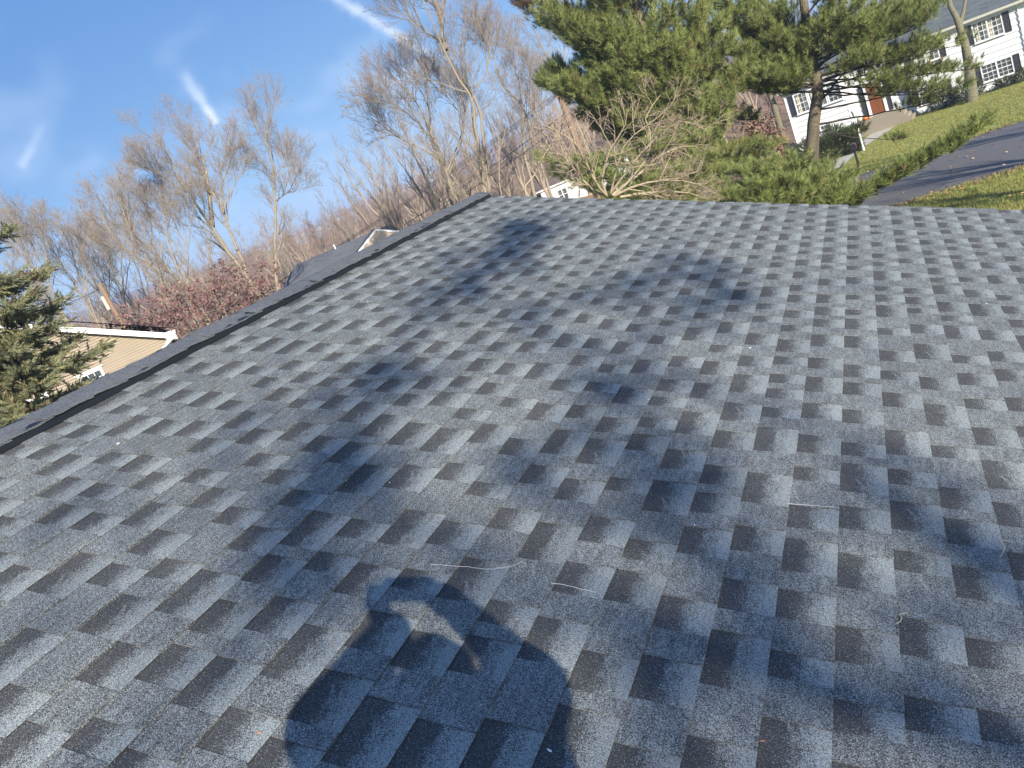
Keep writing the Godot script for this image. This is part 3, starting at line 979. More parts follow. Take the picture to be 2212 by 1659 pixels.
func build_orchard_tree() -> void:
	# the low bare fruit tree just beyond the far gable
	var G := {"len": [0.95, 0.5, 0.28, 0.2], "kids": [9, 5, 4, 2], "rad": [0.02, 0.016, 0.009, 0.006], "spread": 0.85, "up": 0.05, "twig": 0.0042, "spray": 1, "depth": 3,
		"col": Color(0.40, 0.33, 0.23), "mid_col": Color(0.38, 0.30, 0.22), "tw_col": Color(0.34, 0.25, 0.19)}
	var d := 15.0
	var foot := at(1330, 700, d); foot.y = ground(foot.x, foot.z) - 0.1
	var hub := at(1312, 438, d)
	var stems := []
	for q in [[[930, 1400], [1080, 1200], [1250, 1010], [1400, 890], [1560, 905], [1640, 960]], [[930, 1400], [960, 1290], [1010, 1080], [1130, 960], [1270, 860], [1380, 760], [1440, 640]], [[880, 1420], [740, 1330], [680, 1230], [600, 1150], [480, 1060]],
			[[900, 1420], [870, 1280], [900, 1150], [960, 1030], [1040, 920], [1050, 790]], [[960, 1420], [1150, 1340], [1400, 1300], [1580, 1340]], [[940, 1420], [1100, 1290], [1330, 1100], [1520, 1060], [1600, 1100]], [[900, 1420], [820, 1330], [700, 1080], [560, 960], [420, 900]],
			[[330, 1470], [380, 1260], [480, 1080], [560, 960], [700, 900]], [[700, 1480], [690, 1300], [560, 1000], [480, 860]], [[1000, 1430], [1250, 1390], [1500, 1400], [1620, 1440]], [[960, 1420], [1190, 1150], [1220, 1000], [1190, 840], [1290, 690]], [[200, 1480], [130, 1300], [120, 1120], [115, 980]]]:
		stems.append(px_path(crop_c2(q), d, rf(-1.2, 1.2)))
	var t := thing("fruit_tree", foot, "low bare fruit tree with pale tangled branches just beyond the far gable", "tree")
	var wood := MB.new(); var fine := MB.new()
	var tr := bend(PackedVector3Array([Vector3.ZERO, (hub - foot) * 0.5 + Vector3(0.1, 0, 0.1), hub - foot]), 0.4, 0.02)
	wood.tube(tr, taper(tr.size(), 0.16, 0.10), 8, G.col, false, 0.07)
	for s in stems:
		var pts := PackedVector3Array()
		if s[0].distance_to(hub) > 0.9: pts.append((hub - foot) * 0.72)
		for p in s: pts.append(p - foot)
		var path := bend(pts, 0.28, 0.02)
		var rad := taper(path.size(), rf(0.018, 0.030), 0.006, 0.9)
		wood.tube(path, rad, 6, G.col, false, 0.05)
		sprout(wood, fine, path, rad, 0, G, 0.15)
	finish_tree(t, wood, fine)

func build_pines() -> void:
	# P1: the trunk in front of the white house
	var d := 33.0
	var tr := PackedVector3Array()
	for q in [[545, 1170], [560, 900], [592, 700], [575, 560], [530, 330], [515, 200], [480, -60], [430, -420], [380, -900]]: tr.append(crop_z3(q[0], q[1], d))
	var f := tr[0]; f += (tr[0] - tr[1]) * 1.4; f.y = ground(f.x, f.z) - 0.1
	tr.insert(0, f)
	var limbs := []
	# limb list: where on the trunk, tip, radius, width of spray, density, sag, where the needles begin
	for q in [[0.30, 1400, 745, 0.6, 0.050, 0.9, 0.8, 0.05, 0.72], [0.345, 1250, 650, -0.6, 0.045, 1.1, 1.0, 0.05, 0.5], [0.36, 1080, 215, 1.2, 0.05, 1.2, 1.1, -0.04, 0.35], [0.40, 1500, 520, 0.0, 0.05, 1.3, 1.2, 0.0, 0.4], [0.41, 1330, 420, 1.5, 0.045, 1.3, 1.2, 0.0, 0.35],
			[0.40, 1180, 590, -1.0, 0.04, 1.1, 1.1, 0.02, 0.4], [0.43, 1420, 330, 0.5, 0.05, 1.4, 1.2, 0.0, 0.35], [0.44, 1000, 420, -1.5, 0.04, 1.2, 1.2, 0.0, 0.35], [0.46, 1330, 190, -0.5, 0.045, 1.3, 1.2, 0.0, 0.3], [0.47, 980, 250, 1.0, 0.04, 1.2, 1.3, 0.0, 0.3], [0.50, 1260, 60, 0.5, 0.045, 1.3, 1.2, 0.0, 0.3], [0.50, 880, 60, -1.0, 0.04, 1.2, 1.3, 0.0, 0.3],
			[0.40, 30, 640, -1.0, 0.055, 1.3, 1.7, 0.06, 0.12], [0.41, 200, 560, -1.8, 0.045, 1.2, 1.7, 0.05, 0.1], [0.42, 330, 470, -1.0, 0.04, 1.2, 1.6, 0.05, 0.1], [0.44, 60, 430, 0.5, 0.05, 1.3, 1.5, 0.05, 0.15], [0.47, 250, 290, -1.0, 0.045, 1.3, 1.5, 0.05, 0.12], [0.48, 60, 240, 0.8, 0.045, 1.2, 1.4, 0.05, 0.15], [0.50, 330, 60, -0.6, 0.045, 1.3, 1.5, 0.05, 0.12], [0.51, 700, 40, -1.0, 0.04, 1.3, 1.5, 0.03, 0.15], [0.49, 640, 180, -1.5, 0.04, 1.1, 1.5, 0.03, 0.15],
			[0.47, 760, 290, 1.6, 0.04, 1.1, 1.2, 0.03, 0.25], [0.45, 440, 380, 1.6, 0.04, 1.2, 1.3, 0.03, 0.2], [0.43, 820, 500, 1.6, 0.04, 1.1, 1.0, 0.03, 0.4], [0.42, 1650, 640, -0.5, 0.04, 1.0, 0.55, 0.05, 0.55], [0.40, 1560, 690, 0.8, 0.04, 1.0, 0.55, 0.05, 0.55], [0.43, 1720, 500, 0.6, 0.04, 1.0, 0.55, 0.03, 0.55], [0.39, 1420, 650, -1.2, 0.04, 1.0, 0.55, 0.05, 0.5], [0.45, 1600, 330, -0.8, 0.04, 1.1, 0.55, 0.02, 0.5], [0.42, -80, 560, 0.4, 0.045, 1.3, 1.6, 0.05, 0.2], [0.45, -60, 360, -0.6, 0.045, 1.3, 1.5, 0.05, 0.2], [0.48, -120, 180, 0.5, 0.045, 1.3, 1.4, 0.05, 0.2], [0.50, -60, 50, -0.5, 0.045, 1.3, 1.4, 0.05, 0.2], [0.50, 130, 20, 0.6, 0.045, 1.3, 1.5, 0.05, 0.15], [0.50, 1080, 50, 0.8, 0.045, 1.3, 1.1, 0.02, 0.3], [0.49, 1400, 110, -0.6, 0.045, 1.3, 1.0, 0.02, 0.35], [0.51, 1480, 10, 0.4, 0.045, 1.3, 1.0, 0.02, 0.35], [0.46, 900, 170, -1.4, 0.04, 1.2, 1.2, 0.02, 0.25], [0.28, 900, 960, 0.5, 0.02, 0.4, 0.35, 0.06, 0.9], [0.28, 1180, 1010, 0.3, 0.018, 0.3, 0.3, 0.1, 0.92]]:
		limbs.append([q[0], crop_z3(q[1], q[2], d + q[3]), q[4], q[5], q[6], q[7], q[8]])
	for k in 26:
		var y := rf(0.54, 0.99); var w := rf(0, TAU)
		var base := tr[tr.size() - 3].lerp(tr[tr.size() - 1], (y - 0.54) / 0.45)
		limbs.append([y, base + Vector3(cos(w), rf(0.05, 0.3), sin(w)) * lerpf(3.6, 1.5, (y - 0.5) * 2.0), 0.05, 1.3, 1.0, 0.05, 0.3])
	white_pine(f, tr, 0.31, limbs, "tall pine whose brown trunk stands in front of the white house", 1.3)
	# P2: the dense pine to its left
	d = 31.0
	tr = PackedVector3Array()
	for q in [[790, 620], [760, 520], [725, 390], [700, 300], [680, 200], [650, 60], [590, -220], [520, -600]]: tr.append(crop_c9(q[0], q[1], d))
	f = tr[0] + (tr[0] - tr[1]) * 2.0; f.y = ground(f.x, f.z) - 0.1
	tr.insert(0, f)
	limbs = []
	for q in [[0.34, 180, 405, 0.0, 0.06, 1.3, 1.9, 0.05, 0.15], [0.34, 250, 345, 1.0, 0.05, 1.2, 1.9, 0.05, 0.15], [0.33, 300, 430, -1.2, 0.05, 1.2, 1.9, 0.05, 0.15], [0.36, 400, 330, -0.5, 0.05, 1.2, 1.8, 0.05, 0.12], [0.35, 520, 370, -1.8, 0.04, 1.1, 1.7, 0.05, 0.1],
			[0.27, 390, 575, 0.8, 0.06, 1.2, 2.0, 0.08, 0.12], [0.27, 470, 520, 1.8, 0.05, 1.2, 2.0, 0.08, 0.12], [0.26, 560, 560, -0.5, 0.05, 1.2, 2.0, 0.08, 0.1], [0.28, 660, 470, 1.6, 0.05, 1.2, 1.9, 0.08, 0.1], [0.25, 640, 610, 1.2, 0.05, 1.2, 1.8, 0.08, 0.1], [0.28, 880, 460, -0.6, 0.05, 1.2, 1.8, 0.08, 0.1], [0.24, 830, 590, 1.0, 0.05, 1.2, 1.8, 0.08, 0.1],
			[0.42, 330, 200, -0.4, 0.06, 1.3, 1.7, 0.05, 0.2], [0.43, 400, 110, 0.6, 0.06, 1.3, 1.7, 0.04, 0.25], [0.44, 520, 60, -1.2, 0.05, 1.2, 1.7, 0.04, 0.2], [0.42, 470, 170, -1.6, 0.05, 1.2, 1.7, 0.04, 0.15], [0.40, 580, 220, -2.0, 0.045, 1.2, 1.6, 0.04, 0.1], [0.38, 640, 280, -2.0, 0.04, 1.1, 1.6, 0.04, 0.1], [0.40, 790, 230, -2.2, 0.045, 1.2, 1.7, 0.04, 0.1], [0.38, 860, 300, -1.6, 0.045, 1.2, 1.7, 0.04, 0.1], [0.42, 940, 190, -1.0, 0.05, 1.3, 1.7, 0.04, 0.15], [0.43, 1080, 130, 0.0, 0.05, 1.3, 1.7, 0.03, 0.25], [0.41, 1090, 250, -0.6, 0.05, 1.3, 1.6, 0.03, 0.2], [0.44, 960, 80, -1.2, 0.045, 1.2, 1.6, 0.03, 0.2], [0.45, 800, 60, -2.0, 0.045, 1.2, 1.5, 0.03, 0.2], [0.46, 600, 20, 1.0, 0.05, 1.2, 1.5, 0.03, 0.2], [0.46, 420, 25, 1.0, 0.05, 1.2, 1.3, 0.03, 0.3], [0.47, 1020, 10, 0.5, 0.05, 1.2, 1.4, 0.03, 0.25],
			[0.32, 1010, 380, 0.8, 0.045, 1.2, 1.6, 0.04, 0.2], [0.30, 980, 480, -0.8, 0.045, 1.2, 1.5, 0.05, 0.2], [0.31, 1180, 340, 1.0, 0.05, 1.2, 1.4, 0.03, 0.3], [0.26, 1020, 560, 0.6, 0.045, 1.1, 1.3, 0.05, 0.3], [0.25, 1110, 510, -0.4, 0.045, 1.1, 1.2, 0.05, 0.3], [0.28, 1150, 430, 0.4, 0.045, 1.1, 1.2, 0.05, 0.3], [0.22, 960, 650, 0.3, 0.045, 1.1, 1.3, 0.05, 0.3], [0.24, 1080, 630, -0.8, 0.045, 1.1, 1.2, 0.05, 0.35]]:
		limbs.append([q[0], crop_c9(q[1], q[2], d + q[3]), q[4], q[5], q[6], q[7], q[8]])
	for k in 24:
		var y := rf(0.5, 0.99); var w := rf(0, TAU)
		var base := tr[tr.size() - 3].lerp(tr[tr.size() - 1], (y - 0.5) / 0.5)
		limbs.append([y, base + Vector3(cos(w), rf(0.05, 0.3), sin(w)) * lerpf(3.6, 1.5, (y - 0.5) * 2.0), 0.05, 1.3, 1.0, 0.05, 0.3])
	for q in [[325, 88, -0.4, 0.45], [45, -16, 0.0, 0.5]]:      # dead brown sprays at the left tips
		limbs.append([q[3], crop_c9(q[0], q[1], d + q[2]), 0.03, 0.35, 0.7, 0.2, 0.82, Color(0.55, 0.27, 0.45)])
	for k in 14:
		var y := rf(0.22, 0.46); var w := rf(-2.6, -0.5)
		var base := f.lerp(tr[6], y)
		limbs.append([y, base + Vector3(cos(w), 0.05, sin(w)) * rf(2.5, 4.5), 0.045, 1.2, 1.2, 0.05, 0.2])
	white_pine(f, tr, 0.30, limbs, "dense dark pine with shelf-like boughs left of the white house", 1.4)
	# P3: young pine whose crown shows just over the far gable
	d = 21.0
	f = at(1735, 560, d); f.y = ground(f.x, f.z) - 0.1
	tr = PackedVector3Array([f, at(1722, 470, d), at(1715, 400, d), at(1708, 352, d)])
	limbs = []
	for q in [[1560, 405, 0.0, 0.45], [1600, 372, 0.6, 0.6], [1640, 360, -0.5, 0.72], [1690, 352, 0.4, 0.9], [1740, 356, -0.3, 0.9], [1790, 366, 0.5, 0.75], [1840, 385, 0.0, 0.6], [1868, 412, -0.6, 0.5], [1820, 420, -1.0, 0.5], [1760, 400, -1.2, 0.6], [1700, 395, -1.3, 0.65], [1640, 405, -1.2, 0.5], [1580, 425, -1.0, 0.4], [1660, 432, -1.4, 0.4], [1730, 436, -1.5, 0.4], [1800, 440, -1.3, 0.35], [1540, 440, -0.4, 0.3], [1610, 440, 1.0, 0.4], [1700, 420, 1.4, 0.5], [1800, 400, 1.2, 0.6], [1850, 438, 0.8, 0.35], [1670, 380, 1.0, 0.75], [1745, 375, 1.0, 0.8]]:
		limbs.append([q[3], at(q[0], q[1], d + q[2]), 0.022, 0.55, 2.2, 0.03, 0.1])
	for q in [[2128, 268, 0.4, 0.55], [2060, 320, 0.7, 0.55], [1990, 350, 0.2, 0.5], [2090, 300, 0.1, 0.55]]:
		limbs.append([q[3], at(q[0], q[1], d + q[2]), 0.03, 0.42, 1.8, 0.06, 0.45])
	white_pine(f, tr, 0.11, limbs, "young bright green pine showing just above the far edge of the roof", 1.0)
	# P4: low pine behind the fruit tree
	d = 26.0
	f = at(1420, 560, d); f.y = ground(f.x, f.z) - 0.1
	tr = PackedVector3Array([f, at(1400, 470, d), at(1390, 380, d), at(1380, 320, d)])
	limbs = []
	for q in [[1180, 345, 0.0, 0.75], [1200, 372, 0.5, 0.6], [1250, 350, -0.5, 0.75], [1300, 340, 0.2, 0.85], [1340, 345, -0.6, 0.85], [1420, 330, 0.3, 0.95], [1470, 290, 0.6, 0.99], [1520, 300, 0.4, 0.95], [1540, 340, -0.3, 0.8], [1500, 370, -0.8, 0.6], [1440, 380, -1.0, 0.6], [1380, 370, -1.0, 0.65], [1320, 380, -0.8, 0.55], [1270, 395, -0.5, 0.5], [1530, 400, 0.0, 0.5], [1470, 415, -0.8, 0.4], [1400, 420, -1.0, 0.4], [1560, 370, 0.6, 0.7]]:
		limbs.append([q[3], at(q[0], q[1], d + q[2]), 0.025, 0.6, 1.7, 0.03, 0.15])
	white_pine(f, tr, 0.12, limbs, "low young pine seen through the branches of the bare fruit tree", 1.1)

# ------------------------------------------------------------------ ground, street, far hills
func sheet(called: String, xs: PackedFloat32Array, zs: PackedFloat32Array, up: float, m: Material) -> MeshInstance3D:
	var mb := MB.new()
	for z in zs:
		for x in xs:
			mb.v.append(Vector3(x, ground(x, z) + up, z))
			var e := 0.5
			mb.n.append(Vector3(ground(x - e, z) - ground(x + e, z), 2.0 * e, ground(x, z - e) - ground(x, z + e)).normalized())
			mb.t.append(Vector2(x, z)); mb.c.append(Color.WHITE)
	var w := xs.size()
	for r in zs.size() - 1:
		for k in w - 1:
			var q := r * w + k
			mb.i.append(q); mb.i.append(q + 1); mb.i.append(q + w)
			mb.i.append(q + 1); mb.i.append(q + w + 1); mb.i.append(q + w)
	return structure(called, mb, m)

func span(a: float, b: float, step: float) -> PackedFloat32Array:
	var o := PackedFloat32Array()
	var n := maxi(1, int(ceil(absf(b - a) / step)))
	for k in n + 1: o.append(lerpf(a, b, float(k) / n))
	return o

func build_ground() -> void:
	var xs := PackedFloat32Array(); var zs := PackedFloat32Array()
	for v in [-6000, -3000, -1500, -900, -600, -450]: xs.append(v); zs.append(v)
	var q := -360.0
	while q < 120.0:
		xs.append(q); zs.append(q); q += 6.0
	for v in [120, 180, 260, 400, 800, 2000, 6000]: xs.append(v); zs.append(v)
	var litter := noise_mat(21, 0.012, [[0.0, 0.10, 0.085, 0.04], [0.35, 0.19, 0.115, 0.055], [0.6, 0.27, 0.155, 0.075], [1.0, 0.36, 0.21, 0.10]], 0.11, 0.95, 512)
	sheet("ground", xs, zs, -0.02, litter)
	var turf := noise_mat(31, 0.02, [[0.0, 0.11, 0.135, 0.026], [0.4, 0.19, 0.215, 0.042], [0.65, 0.245, 0.245, 0.055], [1.0, 0.33, 0.265, 0.10]], 0.33, 0.95, 512)
	M["turf"] = turf
	sheet("lawn", span(-9.5, 60.0, 2.0), span(-29.2, -9.5, 1.6), 0.016, turf)
	sheet("lawn", span(-9.5, 60.0, 2.0), span(-62.0, -40.4, 1.6), 0.016, turf)
	sheet("lawn", span(-60.0, -16.0, 3.0), span(-40.0, 10.0, 3.0), 0.016, turf)
	var tar := noise_mat(41, 0.05, [[0.0, 0.085, 0.080, 0.080], [0.5, 0.120, 0.114, 0.112], [1.0, 0.160, 0.152, 0.148]], 0.6, 0.9, 512)
	sheet("street", span(-22.0, 90.0, 3.0), span(-40.4, -29.2, 1.6), 0.012, tar)
	var concrete := noise_mat(43, 0.04, [[0.0, 0.40, 0.36, 0.29], [1.0, 0.54, 0.49, 0.40]], 0.8, 0.9)
	M["concrete"] = concrete
	# front walk curving from the street to the steps
	var mb := MB.new()
	var mid := [Vector2(-3.2, -46.0), Vector2(-2.6, -50.0), Vector2(-1.6, -54.0), Vector2(-0.6, -57.0), Vector2(0.0, -59.3)]
	for k in mid.size() - 1:
		var a: Vector2 = mid[k]; var b: Vector2 = mid[k + 1]
		var s := 0.75
		mb.quad(on_ground(a.x - s, a.y) + Vector3(0, 0.022, 0), on_ground(a.x + s, a.y) + Vector3(0, 0.022, 0), on_ground(b.x + s, b.y) + Vector3(0, 0.022, 0), on_ground(b.x - s, b.y) + Vector3(0, 0.022, 0))
	structure("front_path", mb, concrete)
	# grass blades on the lawns that show, and fallen leaves
	var gm := MB.new()
	for k in 14:
		var b := Vector3(rf(-0.11, 0.11), 0, rf(-0.11, 0.11))
		var d := Vector3(rf(-0.03, 0.03), rf(0.045, 0.09), rf(-0.03, 0.03))
		var s := Vector3(rf(-1, 1), 0, rf(-1, 1)).normalized() * 0.006
		gm.tri(b - s, b + s, b + d)
	var gmesh := gm.mesh(M.blade)
	var xf := []; var col := []
	for k in 26000:
		var z := rf(-29.6, -23.0) if k % 3 == 0 else rf(-61.5, -40.6)
		var x := rf(-7.0, 9.0) if k % 3 == 0 else rf(-9.0, 12.0)
		if absf(z + 50.0) < 10.0 and absf(x - lerpf(-3.2, 0.0, (-z - 46.0) / 13.0)) < 0.9: continue
		var s := rf(0.8, 1.7)
		xf.append(Transform3D(Basis(Vector3.UP, rf(0, TAU)).scaled(Vector3(s, s, s)), on_ground(x, z)))
		col.append(Color(0.18, 0.215, 0.045).lerp(Color(0.30, 0.27, 0.085), rng.randf()) * rf(0.8, 1.15))
	var gr := copies("grass", gmesh, xf, col, self)
	tag(gr, "short yellow-green grass on the lawns either side of the street", "grass"); gr.set_meta("kind", "stuff")
	xf = []; col = []
	for k in 2600:
		var z := -29.3 + rf(-0.9, 0.9) * rf(0, 1)
		var x := rf(-8.0, 10.0)
		if k % 3 == 0: z = -40.4 + rf(-1.2, 1.2) * rf(0, 1)
		if k % 5 == 0: z = rf(-60.0, -24.0)
		xf.append(facing(on_ground(x, z) + Vector3(0, rf(0.03, 0.07), 0), Vector3(rf(-0.6, 0.6), 1, rf(-0.6, 0.6)), rf(0.7, 1.4)))
		col.append([Color(0.30, 0.15, 0.06), Color(0.22, 0.11, 0.05), Color(0.42, 0.28, 0.14), Color(0.16, 0.085, 0.05)][k % 4])
	var lv := copies("fallen_leaves", M.leaf_mesh, xf, col, self)
	tag(lv, "dry brown fallen leaves along the edges of the street", "leaves"); lv.set_meta("kind", "stuff")
	# far hills
	for hl in [[1900.0, -75.0, -38.0, 80.0, 7.0], [2600.0, -48.0, 20.0, 50.0, 9.0]]:
		var hb := MB.new()
		var n := 60
		var nz := FastNoiseLite.new(); nz.seed = int(hl[0]); nz.frequency = 0.09
		var rows := []
		for r in 4:
			var row := []
			for k in n + 1:
				var a := deg_to_rad(lerpf(hl[1], hl[2], float(k) / n))
				var e := sin(PI * float(k) / n)
				var top: float = hl[3] * pow(e, 0.6) * (1.0 + 0.25 * nz.get_noise_1d(k * 4.0))
				var rr: float = hl[0] + [-320.0, -150.0, 0.0, 300.0][r]
				row.append(Vector3(sin(a) * rr, -18.0 + top * [0.0, 0.6, 1.0, 0.1][r], -cos(a) * rr))
			rows.append(row)
		for r in 3:
			for k in n:
				hb.quad(rows[r][k], rows[r][k + 1], rows[r + 1][k + 1], rows[r + 1][k])
		structure("hill", hb, noise_mat(51, 0.05, [[0.0, 0.085, 0.065, 0.06], [1.0, 0.16, 0.115, 0.095]], 0.01, 1.0))

# ------------------------------------------------------------------ buildings
func window(parent: Node3D, u0: float, u1: float, v0: float, v1: float, z: float, cols: int, rows: int, curtain := false, trim := 0.07, sashes := 1) -> void:
	var fr := MB.new()
	var t := trim
	var dp := 0.11
	z -= 0.06
	fr.box(Vector3(u0, v0, z), Vector3(t, 0, 0), Vector3(0, v1 - v0, 0), Vector3(0, 0, dp))
	fr.box(Vector3(u1 - t, v0, z), Vector3(t, 0, 0), Vector3(0, v1 - v0, 0), Vector3(0, 0, dp))
	fr.box(Vector3(u0 + t, v1 - t, z), Vector3(u1 - u0 - 2 * t, 0, 0), Vector3(0, t, 0), Vector3(0, 0, dp))
	fr.box(Vector3(u0 - 0.03, v0 - 0.05, z), Vector3(u1 - u0 + 0.06, 0, 0), Vector3(0, 0.05, 0), Vector3(0, 0, dp + 0.05))
	fr.box(Vector3(u0 + t, v0, z), Vector3(u1 - u0 - 2 * t, 0, 0), Vector3(0, t * 0.8, 0), Vector3(0, 0, dp))
	var w := part("window", fr, M.white_paint, parent)
	for s in sashes:
		var a := u0 + t + (u1 - u0 - 2 * t) * s / sashes
		var b := u0 + t + (u1 - u0 - 2 * t) * (s + 1) / sashes
		if s > 0:
			var ml := MB.new()
			ml.box(Vector3(a - 0.04, v0 + t * 0.8, z + 0.002), Vector3(0.08, 0, 0), Vector3(0, v1 - v0 - t * 1.8, 0), Vector3(0, 0, dp - 0.004))
			part("mullion", ml, M.white_paint, w)
		var g := MB.new()
		g.quad(Vector3(a, v0, z + 0.062), Vector3(b, v0, z + 0.062), Vector3(b, v1, z + 0.062), Vector3(a, v1, z + 0.062))
		part("pane", g, M.glass, w)
		if curtain:
			var cu := MB.new()
			var cw := (b - a) * 0.36
			for k in 5:
				for sd in 2:
					var x0 := a + 0.03 + cw * k / 5.0 if sd == 0 else b - 0.03 - cw * (k + 1) / 5.0
					var za := z - 0.10 + 0.03 * (k % 2); var zb := z - 0.10 + 0.03 * ((k + 1) % 2)
					cu.quad(Vector3(x0, v0 + 0.03, za), Vector3(x0 + cw / 5.0, v0 + 0.03, zb), Vector3(x0 + cw / 5.0, v1 - 0.03, zb), Vector3(x0, v1 - 0.03, za))
			part("curtain", cu, M.curtain, w)
		var mu := MB.new()
		for k in range(1, cols):
			mu.box(Vector3(lerpf(a, b, float(k) / cols) - 0.011, v0 + 0.03, z + 0.064), Vector3(0.022, 0, 0), Vector3(0, v1 - v0 - 0.06, 0), Vector3(0, 0, 0.014))
		for k in range(1, rows):
			var h := 0.05 if rows % 2 == 0 and k == rows / 2 else 0.022
			mu.box(Vector3(a, lerpf(v0, v1, float(k) / rows) - h * 0.5, z + 0.066), Vector3(b - a, 0, 0), Vector3(0, h, 0), Vector3(0, 0, 0.016))
		if mu.v.size() > 0: part("muntin", mu, M.white_paint, w)

func shutter(parent: Node3D, u0: float, u1: float, v0: float, v1: float, z: float) -> void:
	var mb := MB.new()
	mb.box(Vector3(u0, v0, z), Vector3(0.05, 0, 0), Vector3(0, v1 - v0, 0), Vector3(0, 0, 0.035))
	mb.box(Vector3(u1 - 0.05, v0, z), Vector3(0.05, 0, 0), Vector3(0, v1 - v0, 0), Vector3(0, 0, 0.035))
	for y in [v0, (v0 + v1) * 0.5, v1 - 0.06]:
		mb.box(Vector3(u0 + 0.05, y, z), Vector3(u1 - u0 - 0.1, 0, 0), Vector3(0, 0.06, 0), Vector3(0, 0, 0.033))
	var o := part("shutter", mb, M.shutter, parent)
	var sl := MB.new()
	var y := v0 + 0.06
	while y < v1 - 0.08:
		sl.quad(Vector3(u0 + 0.05, y, z + 0.026), Vector3(u1 - 0.05, y, z + 0.026), Vector3(u1 - 0.05, y + 0.05, z + 0.008), Vector3(u0 + 0.05, y + 0.05, z + 0.008))
		y += 0.05
	part("slat", sl, M.shutter, o)

func siding(parent: Node, u0: float, u1: float, v0: float, v1: float, step: float, z: float, m: Material, lip: float, gable := [], holes := []) -> void:
	# lapped boards, cut round the openings; holes: [u0, u1, v0, v1]
	var y := v0
	var k := 0
	while y < v1 - 0.01:
		var h := minf(step, v1 - y)
		var cuts := [y, y + h]
		for o in holes:
			if o[1] <= u0 or o[0] >= u1: continue
			for e in [o[2], o[3]]:
				if e > y + 0.001 and e < y + h - 0.001: cuts.append(e)
		cuts.sort()
		var mb := MB.new()
		var tone := Color.WHITE * (0.965 + 0.035 * float((k * 7) % 5) / 4.0)
		for c in cuts.size() - 1:
			var ya: float = cuts[c]; var yb: float = cuts[c + 1]
			var spans := [[u0, u1]]
			for o in holes:
				if o[2] > ya + 0.001 or o[3] < yb - 0.001: continue
				var left := []
				for sp in spans:
					if o[1] <= sp[0] or o[0] >= sp[1]:
						left.append(sp)
						continue
					if o[0] > sp[0]: left.append([sp[0], o[0]])
					if o[1] < sp[1]: left.append([o[1], sp[1]])
				spans = left
			var fa := (ya - y) / step; var fb := (yb - y) / step
			var za := z + lerpf(lip, 0.002, fa); var zb := z + lerpf(lip, 0.002, fb)
			for sp in spans:
				var a: float = sp[0]; var b: float = sp[1]; var a2: float = a; var b2: float = b
				if gable.size() > 0:                       # [left, right, eave height, slope]
					var q0: float = maxf(0.0, (ya - gable[2]) / gable[3]); var q1: float = maxf(0.0, (yb - gable[2]) / gable[3])
					a = maxf(a, gable[0] + q0); b = minf(b, gable[1] - q0); a2 = maxf(a2, gable[0] + q1); b2 = minf(b2, gable[1] - q1)
				if b < a + 0.01: continue
				var over := 0.004 if yb > y + h - 0.001 else 0.0
				mb.quad(Vector3(a, ya, za), Vector3(b, ya, za), Vector3(b2, yb + over, zb), Vector3(a2, yb + over, zb), tone)
				mb.quad(Vector3(b, ya, z - 0.02), Vector3(a, ya, z - 0.02), Vector3(a2, yb, z - 0.02), Vector3(b2, yb, z - 0.02), tone)
				if ya <= y + 0.001: mb.quad(Vector3(a, ya, z - 0.02), Vector3(b, ya, z - 0.02), Vector3(b, ya, za), Vector3(a, ya, za), tone)
				mb.quad(Vector3(a, ya, z - 0.02), Vector3(a, ya, za), Vector3(a2, yb, zb), Vector3(a2, yb, z - 0.02), tone)
				mb.quad(Vector3(b, ya, za), Vector3(b, ya, z - 0.02), Vector3(b2, yb, z - 0.02), Vector3(b2, yb, zb), tone)
		if mb.v.size() > 0: part("siding_board", mb, m, parent)
		y += step; k += 1

func shell(parent: Node, u0: float, u1: float, v0: float, v1: float, z0: float, z1: float, m: Material) -> MeshInstance3D:
	# the walls behind the boards, open towards +z where the boards are: sides, back, floor, ceiling
	var mb := MB.new()
	var t := 0.12
	mb.box(Vector3(u0, v0, z0), Vector3(t, 0, 0), Vector3(0, v1 - v0, 0), Vector3(0, 0, z1 - z0))
	mb.box(Vector3(u1 - t, v0, z0), Vector3(t, 0, 0), Vector3(0, v1 - v0, 0), Vector3(0, 0, z1 - z0))
	mb.box(Vector3(u0 + t, v0, z0), Vector3(u1 - u0 - 2 * t, 0, 0), Vector3(0, v1 - v0, 0), Vector3(0, 0, t))
	mb.box(Vector3(u0 + t, v0, z0 + t), Vector3(u1 - u0 - 2 * t, 0, 0), Vector3(0, t, 0), Vector3(0, 0, z1 - z0 - t))
	mb.box(Vector3(u0 + t, v1 - t, z0 + t), Vector3(u1 - u0 - 2 * t, 0, 0), Vector3(0, t, 0), Vector3(0, 0, z1 - z0 - t))
	return part("wall", mb, m, parent)

func stepped_roof(a: Vector3, along: Vector3, up: Vector3, n: int, m: Material, parent: Node, called := "roof", taper0 := 0.0, taper1 := 0.0) -> MeshInstance3D:
	# courses of shingle from the eave (a .. a + along) up the slope; taper pulls the ends in for hips
	var mb := MB.new()
	var nn := along.cross(up).normalized()
	var al := along.normalized()
	for k in n:
		var f0 := float(k) / n; var f1 := float(k + 1) / n
		var p := a + up * f0; var q := a + up * f1
		var p0 := p + al * taper0 * f0; var p1 := p + along - al * taper1 * f0
		var q0 := q + al * taper0 * f1; var q1 := q + along - al * taper1 * f1
		var cells := maxi(1, int(along.length() / 0.5))
		for c in cells:
			var g0 := float(c) / cells; var g1 := float(c + 1) / cells
			var tone := Color.WHITE * rf(0.72, 1.1)
			mb.quad(p0.lerp(p1, g0) + nn * 0.022, p0.lerp(p1, g1) + nn * 0.022, q0.lerp(q1, g1) + nn * 0.006, q0.lerp(q1, g0) + nn * 0.006, tone)
		mb.quad(p0, p1, p1 + nn * 0.022, p0 + nn * 0.022)
	return part(called, mb, m, parent)

